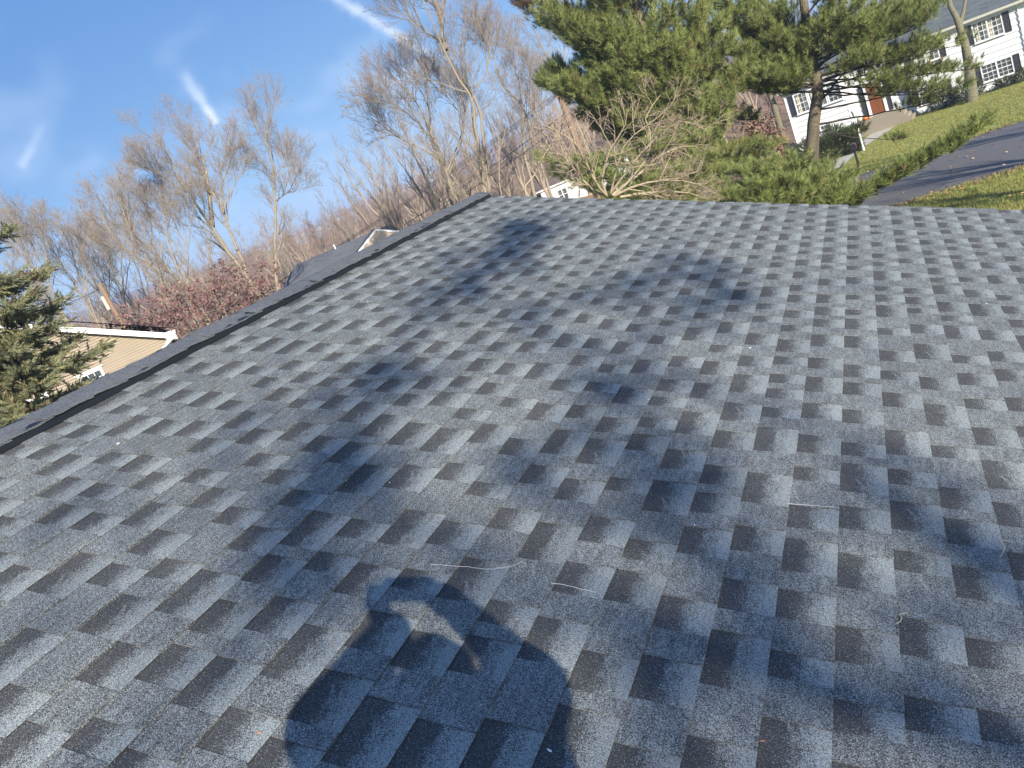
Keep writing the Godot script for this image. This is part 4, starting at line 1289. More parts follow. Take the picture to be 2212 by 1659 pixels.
func build_white_house() -> void:
	var base := -2.85
	var h := thing("white_house", Vector3(-5.404, 0, -61.764), "white two-storey house with dark shutters and a brown front door", "house", "", -0.2048)
	var deep := 8.5
	var eave := 1.62
	# every opening of the front, left to right
	var wins := [[0.48, 1.42, -0.02, 1.36], [1.46, 2.62, -0.02, 1.36], [2.66, 3.62, -0.02, 1.36], [1.62, 2.42, -1.92, -1.25], [7.90, 9.52, 0.28, 1.50], [11.47, 13.06, 0.34, 1.52], [7.87, 9.40, -2.18, -1.12], [11.45, 13.14, -2.10, -1.05], [4.94, 5.79, -1.84, 0.24]]
	var holes := []
	for q in wins: holes.append([q[0] + 0.03, q[1] - 0.03, q[2] + 0.02, q[3] - 0.02])
	var wall := shell(h, 0.0, 3.75, base - 1.0, eave, -deep, 0.53, M.plaster)
	shell(h, 3.752, 16.35, base - 1.0, eave, -deep, -0.07, M.plaster)
	var uf := MB.new(); uf.box(Vector3(0.13, -0.72, -deep + 0.13), Vector3(16.0, 0, 0), Vector3(0, 0.14, 0), Vector3(0, 0, deep - 0.25))
	part("upper_floor", uf, M.plaster, h)
	siding(wall, 0.0, 3.75, base - 0.9, eave, 0.36, 0.55, M.white_wall, 0.05, [], holes)
	siding(wall, 3.752, 13.95, base - 0.9, eave, 0.36, -0.05, M.white_wall, 0.05, [], holes)
	siding(wall, 13.95, 16.35, base - 0.9, eave, 0.36, -0.05, M.white_wall, 0.05)
	for q in [[-0.06, 0.55], [3.70, 0.55], [13.95, -0.05], [16.28, -0.05]]:
		var cb := MB.new()
		cb.box(Vector3(q[0], base - 0.1, q[1] - 0.02), Vector3(0.13, 0, 0), Vector3(0, eave - base, 0), Vector3(0, 0, 0.065))
		part("corner_board", cb, M.white_paint, h)
	# frieze, soffit, gutter
	var zf := [[-0.1, 3.8, 0.55], [3.83, 16.4, -0.05]]
	for q in zf:
		var fz := MB.new()
		fz.box(Vector3(q[0], eave - 0.12, q[2]), Vector3(q[1] - q[0], 0, 0), Vector3(0, 0.16, 0), Vector3(0, 0, 0.06))
		part("frieze", fz, M.white_paint, h)
		var sf := MB.new()
		sf.box(Vector3(q[0] - 0.2, eave + 0.04, q[2] - 0.3), Vector3(q[1] - q[0] + 0.35, 0, 0), Vector3(0, 0.03, 0), Vector3(0, 0, 0.72))
		part("soffit", sf, M.white_paint, h)
		var gt := MB.new()
		var gx: float = q[0] - 0.25; var gl: float = q[1] - q[0] + 0.4; var gz: float = q[2] + 0.425
		gt.box(Vector3(gx, eave + 0.10, gz), Vector3(gl, 0, 0), Vector3(0, 0.02, 0), Vector3(0, 0, 0.09))
		gt.quad(Vector3(gx, eave + 0.12, gz + 0.09), Vector3(gx + gl, eave + 0.12, gz + 0.09), Vector3(gx + gl, eave + 0.24, gz + 0.13), Vector3(gx, eave + 0.24, gz + 0.13))
		part("gutter", gt, M.gutter, h)
	for q in [[-0.09, 0.64], [13.9, 0.02]]:
		var dsp := MB.new()
		dsp.tube(PackedVector3Array([Vector3(q[0], eave + 0.08, q[1] + 0.28), Vector3(q[0], eave - 0.15, q[1] + 0.03), Vector3(q[0], base, q[1] + 0.03)]), PackedFloat32Array([0.035, 0.035, 0.035]), 6)
		part("downspout", dsp, M.white_paint, h)
	# roof
	var rise := Vector3(0, 2.75, -deep * 0.5 - 0.3)
	stepped_roof(Vector3(-0.35, eave + 0.2, 0.98), Vector3(4.25, 0, 0), rise + Vector3(0, 0.25, -0.6), 30, M.slate, h)
	stepped_roof(Vector3(3.92, eave + 0.2, 0.38), Vector3(12.7, 0, 0), rise, 30, M.slate, h)
	stepped_roof(Vector3(16.62, eave + 0.2, -deep - 0.3), Vector3(-16.97, 0, 0), Vector3(0, 2.75, deep * 0.5), 30, M.slate, h)
	# windows and shutters
	var zw := 0.602; var zm := 0.002
	shutter(h, 0.09, 0.43, -0.06, 1.36, zw + 0.002)
	window(h, 0.48, 1.42, -0.02, 1.36, zw, 3, 4, true)
	window(h, 1.46, 2.62, -0.02, 1.36, zw, 1, 1, true)
	window(h, 2.66, 3.62, -0.02, 1.36, zw, 3, 4, false)
	window(h, 1.62, 2.42, -1.92, -1.25, zw, 3, 2, false)
	shutter(h, 7.53, 7.87, 0.26, 1.50, zm + 0.002)
	window(h, 7.90, 9.52, 0.28, 1.50, zm, 3, 4, true, 0.06, 2)
	shutter(h, 9.55, 9.89, 0.26, 1.50, zm + 0.002)
	shutter(h, 11.10, 11.44, 0.33, 1.52, zm + 0.002)
	window(h, 11.47, 13.06, 0.34, 1.52, zm, 3, 4, true, 0.06, 2)
	shutter(h, 13.09, 13.44, 0.33, 1.52, zm + 0.002)
	shutter(h, 7.50, 7.84, -2.20, -1.12, zm + 0.002)
	window(h, 7.87, 9.40, -2.18, -1.12, zm, 3, 4, false, 0.06, 2)
	shutter(h, 9.43, 9.77, -2.20, -1.12, zm + 0.002)
	shutter(h, 11.08, 11.42, -2.12, -1.05, zm + 0.002)
	window(h, 11.45, 13.14, -2.10, -1.05, zm, 3, 4, false, 0.06, 2)
	shutter(h, 13.17, 13.52, -2.12, -1.05, zm + 0.002)
	# entrance
	shutter(h, 4.42, 4.74, -1.74, 0.22, zm + 0.002)
	shutter(h, 5.99, 6.27, -1.82, 0.10, zm + 0.002)
	var fr := MB.new()
	fr.box(Vector3(4.77, -1.86, zm), Vector3(0.17, 0, 0), Vector3(0, 2.10, 0), Vector3(0, 0, 0.10))
	fr.box(Vector3(5.79, -1.86, zm), Vector3(0.17, 0, 0), Vector3(0, 2.10, 0), Vector3(0, 0, 0.10))
	fr.box(Vector3(4.70, 0.24, zm), Vector3(1.33, 0, 0), Vector3(0, 0.16, 0), Vector3(0, 0, 0.16))
	part("door_surround", fr, M.white_paint, h)
	var dr := MB.new()
	dr.box(Vector3(4.945, -1.80, zm + 0.003), Vector3(0.84, 0, 0), Vector3(0, 2.03, 0), Vector3(0, 0, 0.04))
	var door := part("front_door", dr, M.door, h, "brown panelled front door")
	for py in [[-1.70, 0.62], [-1.0, 0.55], [-0.33, 0.48]]:
		for pxx in [5.03, 5.42]:
			var pn := MB.new()
			pn.box(Vector3(pxx, py[0], zm + 0.043), Vector3(0.29, 0, 0), Vector3(0, py[1], 0), Vector3(0, 0, 0.012))
			part("panel", pn, M.door, door)
	var kn := MB.new()
	kn.lathe(PackedVector2Array([Vector2(0.0, 0.0), Vector2(0.02, 0.005), Vector2(0.032, 0.03), Vector2(0.02, 0.055), Vector2(0.0, 0.06)]), Vector3(5.72, -0.85, zm + 0.04), 8, Color.WHITE, Basis(Vector3.RIGHT, PI / 2))
	part("door_knob", kn, M.brass, door)
	for k in 4:
		var st := MB.new()
		st.box(Vector3(3.9 - 0.0 * k, base - 0.6, -0.04), Vector3(2.9 + 0.25 * k, 0, 0), Vector3(0, -1.86 - 0.19 * k - base + 0.6, 0), Vector3(0, 0, 1.15 + 0.33 * k))
		part("entrance_step", st, M.stone, h)
	# things at the door
	for q in [[4.30, 0.95, 0.24, Color(0.55, 0.52, 0.42), "pale grey-green pumpkin on the white house's entrance steps"], [4.62, 1.0, 0.19, Color(0.72, 0.19, 0.02), "bright orange pumpkin on the white house's entrance steps"], [4.92, 1.02, 0.11, Color(0.62, 0.30, 0.14), "small dull pumpkin beside the bright orange one on the steps"]]:
		var foot: Vector3 = h.transform * Vector3(q[0], -1.858, q[1] - 0.15)
		var t := thing("pumpkin", foot, q[4], "pumpkin", "pumpkins on the steps")
		var mb := MB.new()
		var R: float = q[2]
		var rings := 9; var sd := 24
		for a in rings + 1:
			for s in sd + 1:
				var ph := PI * a / rings; var w := TAU * s / sd
				var rib := 1.0 - 0.09 * pow(absf(cos(w * 5.0)), 3.0)
				mb.v.append(Vector3(sin(ph) * cos(w) * R * rib, R * 0.8 - cos(ph) * R * 0.8 * (1.0 - 0.12 * pow(absf(cos(ph)), 6.0)), sin(ph) * sin(w) * R * rib))
				mb.n.append(Vector3(sin(ph) * cos(w), -cos(ph), sin(ph) * sin(w))); mb.c.append(Color.WHITE); mb.t.append(Vector2(s, a))
		for a in rings:
			for s in sd:
				var k := a * (sd + 1) + s
				mb.i.append(k); mb.i.append(k + 1); mb.i.append(k + sd + 1); mb.i.append(k + 1); mb.i.append(k + sd + 2); mb.i.append(k + sd + 1)
		part("fruit", mb, mat(q[3].r, q[3].g, q[3].b, 0.45), t)
		var sm := MB.new()
		sm.tube(PackedVector3Array([Vector3(0, R * 1.5, 0), Vector3(0.01, R * 1.7, 0), Vector3(0.04, R * 1.9, 0.01)]), PackedFloat32Array([0.03, 0.02, 0.025]), 6, Color.WHITE, true)
		part("stalk", sm, mat(0.15, 0.14, 0.06), t)
	# clipped yews and shrubs along the front
	var g0 := Color(0.030, 0.050, 0.018); var g1 := Color(0.085, 0.095, 0.030)
	var yew := "clipped shrubs along the front of the white house"
	for q in [[2.9, 2.4, Vector3(0.75, 1.35, 0.7), 900, "tall rounded yew between the wing and the entrance walk"], [0.9, 2.2, Vector3(0.75, 1.0, 0.6), 700, "rounded yew under the left window of the white house"], [1.8, 3.2, Vector3(0.7, 0.85, 0.6), 600, "small yew standing in front of the basement window"]]:
		var p: Vector3 = h.transform * Vector3(q[0], 0, q[1]); p.y = ground(p.x, p.z)
		clump_shrub("yew_bush", p, q[2], q[3], g0, g1, q[4], "bush", yew, 0.0, null, 1.5)
	var ph := Vector3(-2.9, 0, -51.6); ph.y = ground(ph.x, ph.z)
	clump_shrub("clipped_hedge", ph, Vector3(1.35, 1.25, 0.8), 3200, g0, g1, "flat-topped clipped hedge beside the lamp post", "hedge", yew, 1.0, null, 1.5)
	for q in [[10.7, 1.3, Vector3(0.9, 1.0, 0.6), 800, "broad evergreen bush behind the foot of the old trunk"], [9.3, 1.3, Vector3(0.8, 0.8, 0.6), 600, "low evergreen bush under the middle windows"], [12.6, 0.9, Vector3(0.5, 0.5, 0.4), 300, "sparse dark bush under the right lower window"], [13.6, 0.9, Vector3(0.5, 0.7, 0.4), 350, "dark bush at the right corner board of the white house"], [-1.6, 1.5, Vector3(1.2, 1.7, 0.9), 1100, "dark evergreen bush at the left corner of the white house"]]:
		var p: Vector3 = h.transform * Vector3(q[0], 0, q[1]); p.y = ground(p.x, p.z)
		clump_shrub("yew_bush", p, q[2], q[3], g0, g1, q[4], "bush", yew, 0.0, null, 1.5)
	# russet shrub and a dark evergreen under the pines
	for q in [[1632, 275, 52.0, Vector3(1.6, 2.6, 1.3), 900, Color(0.14, 0.075, 0.05), Color(0.27, 0.16, 0.105), "russet leafless-looking shrub between the pines and the white house"], [1600, 318, 46.0, Vector3(1.4, 1.8, 1.2), 1300, g0, g1, "dark evergreen shrub below the russet one under the pines"]]:
		var p := at(q[0], q[1], q[2]); p.y = ground(p.x, p.z)
		clump_shrub("shrub", p, q[3] * Vector3(1, 1.6, 1), q[4], q[5], q[6], q[7], "shrub", "", 0.0, M.leaf_spray if q[2] > 50.0 else null, 1.4)
	# lamp post and letter box
	var lp := at(1869, 335, 50.0); lp.y = ground(lp.x, lp.z)
	var lamp := thing("lamp_post", lp, "white lamp post with a lantern beside the front walk", "lamp post")
	var mb2 := MB.new()
	mb2.tube(PackedVector3Array([Vector3(0, -0.05, 0), Vector3(0, 0.2, 0), Vector3(0, 0.25, 0), Vector3(0, 1.95, 0)]), PackedFloat32Array([0.075, 0.07, 0.05, 0.045]), 10)
	part("post", mb2, M.white_paint, lamp)
	var ln := MB.new()
	ln.lathe(PackedVector2Array([Vector2(0.05, 1.95), Vector2(0.09, 2.0), Vector2(0.13, 2.3)]), Vector3.ZERO, 4)
	part("lantern_glass", ln, mat(0.6, 0.6, 0.55, 0.2), lamp)
	var lc := MB.new()
	lc.lathe(PackedVector2Array([Vector2(0.16, 2.3), Vector2(0.12, 2.36), Vector2(0.03, 2.46), Vector2(0.0, 2.52)]), Vector3.ZERO, 4)
	part("lantern_cap", lc, M.white_paint, lamp)
	var mp := at(1862, 385, 42.2); mp.y = ground(mp.x, mp.z)
	var box := thing("mailbox", mp, "black mailbox on a post at the street's far edge", "mailbox")
	var pb := MB.new(); pb.box(Vector3(-0.05, -0.1, -0.05), Vector3(0.1, 0, 0), Vector3(0, 1.15, 0), Vector3(0, 0, 0.1))
	part("post", pb, mat(0.02, 0.02, 0.02, 0.5), box)
	var bb := MB.new()
	var ar := PackedVector2Array([Vector2(-0.13, 0), Vector2(0.13, 0)])
	for k in 9: ar.append(Vector2(0.13 * cos(PI * k / 8.0), 0.17 + 0.13 * sin(PI * k / 8.0)))
	for k in range(1, ar.size()):
		var a := ar[k]; var b := ar[(k + 1) % ar.size()]
		bb.quad(Vector3(a.x, 1.05 + a.y, 0.3), Vector3(a.x, 1.05 + a.y, -0.28), Vector3(b.x, 1.05 + b.y, -0.28), Vector3(b.x, 1.05 + b.y, 0.3))
	bb.quad(Vector3(-0.13, 1.05, 0.3), Vector3(-0.13, 1.05, -0.28), Vector3(0.13, 1.05, -0.28), Vector3(0.13, 1.05, 0.3))
	for zz in [0.3, -0.28]:
		for k in range(1, ar.size() - 1): bb.tri(Vector3(ar[0].x, 1.05 + ar[0].y, zz), Vector3(ar[k].x, 1.05 + ar[k].y, zz), Vector3(ar[k + 1].x, 1.05 + ar[k + 1].y, zz))
	part("box", bb, mat(0.018, 0.018, 0.02, 0.35), box)
	var fl := MB.new(); fl.box(Vector3(0.135, 1.15, 0.0), Vector3(0.012, 0, 0), Vector3(0, 0.2, 0), Vector3(0, 0, 0.06))
	part("flag", fl, mat(0.4, 0.03, 0.03, 0.5), box)
	# old rough trunk in front of the house, pale trunk on the left
	var G := bare_style(10.0); G.kids = [5, 4, 4, 2]; G.col = Color(0.23, 0.215, 0.16)
	var d := 57.0
	stemmed_tree("old_tree", [rooted(px_path([[2098, 215], [2094, 150], [2080, 80], [2066, 40], [2050, 0], [2040, -60], [2030, -160]], d, 0.0)), px_path([[2074, 50], [2086, 0], [2100, -90]], d, 1.0)], 0.40, G, "old tree with a thick lichen-covered trunk before the white house's right half", "", 0.7, M.bark_old)
	d = 62.0
	stemmed_tree("old_tree", [rooted(px_path([[1704, 345], [1690, 290], [1674, 235], [1662, 200], [1648, 120], [1640, 20], [1630, -100]], d, 0.0))], 0.33, G, "pale leaning trunk at the left corner of the white house", "", 0.8, M.bark_old)

func build_tan_house() -> void:
	var h := thing("tan_house", Vector3(-32.947, 0, -14.370), "tan vinyl-sided gable of the neighbouring house with white trim", "house", "", 0.9250)
	var base := ground(-30, -18) - 0.4
	var apex_u := 4.6; var eave_v := 4.10; var slope := 0.565; var c := 10.0
	var apex_v := eave_v + (c - apex_u) * slope
	var left := apex_u * 2.0 - c
	var edge := [left, c, eave_v, slope]
	var body := MB.new()
	body.tri(Vector3(left, eave_v, -11.0), Vector3(c, eave_v, -11.0), Vector3(apex_u, apex_v, -11.0))
	part("rear_gable", body, M.tan, h)
	var wall := shell(h, left, c, base, eave_v, -11.0, -0.04, M.plaster)
	siding(wall, left, c, base + 0.3, apex_v, 0.106, -0.02, M.tan, 0.055, edge, [[6.52, 7.36, 2.58, 3.89], [4.1, 5.25, 2.33, 3.86], [1.24, 2.06, 2.48, 3.83]])
	# rake boards and soffit
	for sd in 2:
		var sgn := 1.0 if sd == 0 else -1.0
		var lo := Vector3(apex_u + sgn * (c - apex_u + 0.42), eave_v - 0.42 * slope + 0.06, 0)
		var hi := Vector3(apex_u, apex_v + 0.06, 0)
		var up := Vector3(0, 0.24, 0)
		var mb := MB.new()
		mb.box(lo + Vector3(0, 0, 0.30) if sd == 0 else hi + Vector3(0, 0, 0.30), (hi - lo) if sd == 0 else (lo - hi), -up if sd == 0 else up, Vector3(0, 0, 0.03))
		part("rake_board", mb, M.white_paint, h)
		var so := MB.new()
		so.quad(lo, hi, hi + Vector3(0, 0, 0.30), lo + Vector3(0, 0, 0.30))
		part("soffit", so, M.white_paint, h)
		stepped_roof(Vector3(lo.x, lo.y + 0.24, 0.36) if sd == 0 else Vector3(lo.x, lo.y + 0.24, -11.3), Vector3(0, 0, -11.66) if sd == 0 else Vector3(0, 0, 11.66), hi - lo, 34, M.slate, h)
	# eave return, gutter and downspout at the right corner
	var cbx := MB.new()
	cbx.box(Vector3(c - 0.02, base + 0.3, -0.1), Vector3(0.10, 0, 0), Vector3(0, eave_v - base - 0.32, 0), Vector3(0, 0, 0.12))
	part("corner_board", cbx, M.white_paint, h)
	var gt := MB.new()
	gt.box(Vector3(c + 0.34, eave_v - 0.16, -11.2), Vector3(0.10, 0, 0), Vector3(0, 0.02, 0), Vector3(0, 0, 11.56))
	gt.quad(Vector3(c + 0.44, eave_v - 0.16, 0.36), Vector3(c + 0.44, eave_v - 0.16, -11.2), Vector3(c + 0.48, eave_v - 0.03, -11.2), Vector3(c + 0.48, eave_v - 0.03, 0.36))
	gt.quad(Vector3(c + 0.34, eave_v - 0.16, 0.36), Vector3(c + 0.44, eave_v - 0.16, 0.36), Vector3(c + 0.48, eave_v - 0.03, 0.36), Vector3(c + 0.34, eave_v - 0.03, 0.36))
	part("gutter", gt, M.white_paint, h)
	var ds := MB.new()
	ds.tube(PackedVector3Array([Vector3(c + 0.40, eave_v - 0.16, 0.28), Vector3(c + 0.32, eave_v - 0.28, 0.26), Vector3(c - 0.24, eave_v - 0.52, 0.10), Vector3(c - 0.34, eave_v - 0.62, 0.07), Vector3(c - 0.36, eave_v - 0.76, 0.06), Vector3(c - 0.36, base + 0.4, 0.06)]), PackedFloat32Array([0.05, 0.05, 0.05, 0.05, 0.05, 0.05]), 8)
	part("downspout", ds, M.white_paint, h)
	var sh := MB.new()
	sh.box(Vector3(c + 0.04, eave_v - 0.30, 0.02), Vector3(0.28, 0, 0), Vector3(0, 0.30, 0), Vector3(0, 0, 0.26))
	part("eave_return", sh, M.white_paint, h)
	window(h, 6.48, 7.40, 2.55, 3.92, 0.018, 3, 4, false, 0.10)
	var hd := MB.new()
	hd.box(Vector3(6.40, 3.92, 0.0), Vector3(1.08, 0, 0), Vector3(0, 0.06, 0), Vector3(0, 0, 0.09))
	part("window_head", hd, M.white_paint, h)
	window(h, 4.05, 5.30, 2.30, 3.90, 0.018, 2, 2, true, 0.16)
	window(h, 1.2, 2.1, 2.45, 3.86, 0.018, 3, 4, false, 0.13)

func build_far_houses() -> void:
	# grey hipped roof with a cream gable, beyond the ridge
	var a := deg_to_rad(-42.4)
	var h := thing("grey_roofed_house", Vector3(sin(a) * 60.0, 0, -cos(a) * 60.0), "low house with a dark grey hipped roof and a cream front gable", "house", "", deg_to_rad(37.5))
	var b := -1.5
	var body := MB.new()
	body.box(Vector3(0.4, b, -6.0), Vector3(11.0, 0, 0), Vector3(0, 2.6 - b, 0), Vector3(0, 0, 5.6))
	part("wall", body, M.cream, h)
	stepped_roof(Vector3(0, 2.66, 0), Vector3(11.6, 0, 0), Vector3(0, 1.28, -3.2), 14, M.slate_dark, h, "roof", 2.0, 2.0)
	stepped_roof(Vector3(11.6, 2.66, -6.4), Vector3(-11.6, 0, 0), Vector3(0, 1.28, 3.2), 14, M.slate_dark, h, "roof", 2.0, 2.0)
	var hip := MB.new()
	hip.tri(Vector3(0, 2.66, -6.4), Vector3(0, 2.66, 0), Vector3(2.0, 3.94, -3.2)); hip.tri(Vector3(11.6, 2.66, 0), Vector3(11.6, 2.66, -6.4), Vector3(9.6, 3.94, -3.2))
	part("hip_end", hip, M.slate_dark, h)
	var fa := MB.new(); fa.box(Vector3(0, 2.46, -0.06), Vector3(5.75, 0, 0), Vector3(0, 0.17, 0), Vector3(0, 0, 0.10))
	part("fascia", fa, M.white_paint, h)
	# cross gable
	var gb := MB.new()
	gb.box(Vector3(5.9, b, -2.0), Vector3(5.1, 0, 0), Vector3(0, 2.72 - b, 0), Vector3(0, 0, 2.6))
	gb.tri(Vector3(5.9, 2.72, 0.6), Vector3(11.0, 2.72, 0.6), Vector3(8.45, 4.0, 0.6))
	part("gable_wall", gb, M.cream, h)
	var g2 := [5.9, 11.0, 2.72, 0.502]
	siding(h, 5.9, 11.0, 0.4, 3.98, 0.2, 0.6, M.cream, 0.02, g2)
	for sd in 2:
		var lo := Vector3(5.6 if sd == 0 else 11.3, 2.62, 0.62); var hi := Vector3(8.45, 4.12, 0.62)
		var rk := MB.new()
		rk.box(lo if sd == 1 else hi, (hi - lo) if sd == 1 else (lo - hi), Vector3(0, -0.16, 0) if sd == 1 else Vector3(0, -0.16, 0), Vector3(0, 0, -0.06) if sd == 0 else Vector3(0, 0, 0.06))
		part("rake_board", rk, M.white_paint, h)
		stepped_roof(lo + Vector3(0, 0.02, 0.05) if sd == 1 else lo + Vector3(0, 0.02, -3.0), Vector3(0, 0, -3.05) if sd == 1 else Vector3(0, 0, 3.05), hi - lo, 12, M.slate_dark, h)
	var vp := MB.new(); vp.tube(PackedVector3Array([Vector3(5.2, 3.8, -3.0), Vector3(5.2, 4.2, -3.0)]), PackedFloat32Array([0.06, 0.06]), 8, Color.WHITE, true)
	part("vent_pipe", vp, M.white_paint, h)
	# small white house farther off, below the fruit tree
	a = deg_to_rad(-22.5)
	h = thing("small_white_house", Vector3(sin(a) * 80.0, 0, -cos(a) * 80.0), "small white clapboard house behind the bare fruit tree", "house", "", deg_to_rad(21.0))
	b = -2.6
	var wl := shell(h, 0.0, 4.7, b, 0.86, -6.0, -0.04, M.plaster)
	var wl2 := shell(h, 5.6, 9.2, b, 0.95, -7.0, 0.38, M.plaster)
	siding(wl, 0.0, 4.7, b + 0.2, 0.84, 0.2, -0.02, M.white_wall, 0.035, [], [[1.6, 2.5, -0.86, 0.22]])
	siding(wl2, 5.6, 9.2, b + 0.2, 0.94, 0.2, 0.4, M.white_wall, 0.035, [], [[6.65, 7.55, -0.86, 0.22]])
	stepped_roof(Vector3(-0.4, 0.9, 0.3), Vector3(5.6, 0, 0), Vector3(0, 0.85, -3.3), 10, M.brown_roof, h)
	stepped_roof(Vector3(5.3, 0.98, 0.7), Vector3(4.2, 0, 0), Vector3(0, 0.9, -4.0), 10, M.brown_roof, h)
	window(h, 1.55, 2.55, -0.9, 0.25, 0.02, 1, 2, false, 0.07, 2)
	window(h, 6.6, 7.6, -0.9, 0.25, 0.44, 1, 2, false, 0.07, 2)
	var fs := MB.new(); fs.box(Vector3(-0.45, 0.72, 0.22), Vector3(5.7, 0, 0), Vector3(0, 0.16, 0), Vector3(0, 0, 0.05))
	part("fascia", fs, M.white_paint, h)

func utility_pole(top: Vector3, r: float, label: String, arm := true, plate := false) -> Node3D:
	var g := ground(top.x, top.z)
	var t := thing("utility_pole", Vector3(top.x, g, top.z), label, "utility pole")
	var H := top.y - g
	var mb := MB.new()
	mb.tube(PackedVector3Array([Vector3(0, -0.3, 0), Vector3(0, H * 0.5, 0), Vector3(0, H, 0)]), PackedFloat32Array([r * 1.25, r * 1.1, r]), 10, Color.WHITE, true)
	part("pole", mb, M.pole, t)
	if arm:
		var x := Vector3(0.35, 0, -0.94) if not plate else Vector3(0.9, 0, 0.44)
		var cr := MB.new()
		cr.cbox(Vector3(0, H - 0.5, 0) + x.cross(Vector3.UP) * (r + 0.05), Vector3(1.8, 0.1, 0.08), Basis(x, Vector3.UP, x.cross(Vector3.UP)))
		part("crossarm", cr, M.pole, t)
		for k in 4:
			var ins := MB.new()
			ins.lathe(PackedVector2Array([Vector2(0.02, 0.0), Vector2(0.05, 0.03), Vector2(0.035, 0.08), Vector2(0.05, 0.11), Vector2(0.02, 0.16), Vector2(0, 0.17)]), Vector3(0, H - 0.45, 0) + x.cross(Vector3.UP) * (r + 0.05) + x * (-0.8 + 0.53 * k), 8)
			part("insulator", ins, mat(0.05, 0.05, 0.06, 0.3), t)
	return t

func wire(a: Vector3, b: Vector3, sag: float, r: float, label: String) -> void:
	var p := PackedVector3Array(); var rr := PackedFloat32Array()
	for k in 25:
		var f := k / 24.0
		p.append(a.lerp(b, f) - Vector3(0, 4.0 * sag * f * (1.0 - f), 0)); rr.append(r)
	var mb := MB.new()
	mb.tube(p, rr, 4)
	solo("overhead_wire", mb, M.cable, label, "wire", "overhead wires between the poles")

func build_poles() -> void:
	var A := at(1204, 192, 55.0)
	utility_pole(A, 0.19, "dark utility pole with a crossarm rising left of the dense pine")
	var B := at(214, 612, 47.0)
	var p := utility_pole(B, 0.13, "short weathered utility pole with a pale plate behind the tan roof", false, true)
	var H := B.y - ground(B.x, B.z)
	var pl := MB.new()
	pl.cbox(Vector3(-0.12, H - 1.05, 0.12), Vector3(0.24, 0.75, 0.08), Basis(Vector3.UP, 0.9))
	part("plate", pl, mat(0.42, 0.39, 0.32, 0.7), p)
	var Cc := at(560, 690, 78.0); Cc.y += 2.4
	utility_pole(Cc, 0.13, "distant utility pole carrying the wires beyond the grey roof")
	var o := Vector3(0.35, 0, -0.94)
	for k in 4:
		var f := o * (-0.8 + 0.53 * k)
		wire(A + f + Vector3(0, -0.3, 0), Cc + f + Vector3(0, -0.3, 0), 0.5, 0.014, "thin black overhead wire strung from the dark utility pole")
	wire(A + Vector3(0, -1.6, 0), Cc + Vector3(0, -1.3, 0), 0.7, 0.026, "thick lower overhead cable strung from the dark utility pole")
	wire(A + Vector3(0, -2.1, 0), Cc + Vector3(0, -1.9, 0), 0.7, 0.022, "lowest overhead cable strung from the dark utility pole")
	wire(A + Vector3(0, -0.3, 0), at(1500, 40, 60.0), 0.4, 0.014, "overhead wire running from the dark pole behind the pines")
	wire(A + Vector3(0, -1.7, 0), at(1500, 130, 60.0), 0.5, 0.024, "thick cable running from the dark pole behind the pines")
	wire(B + Vector3(0, -0.25, 0), at(-60, 700, 52.0), 0.4, 0.014, "single wire leaving the short weathered pole")

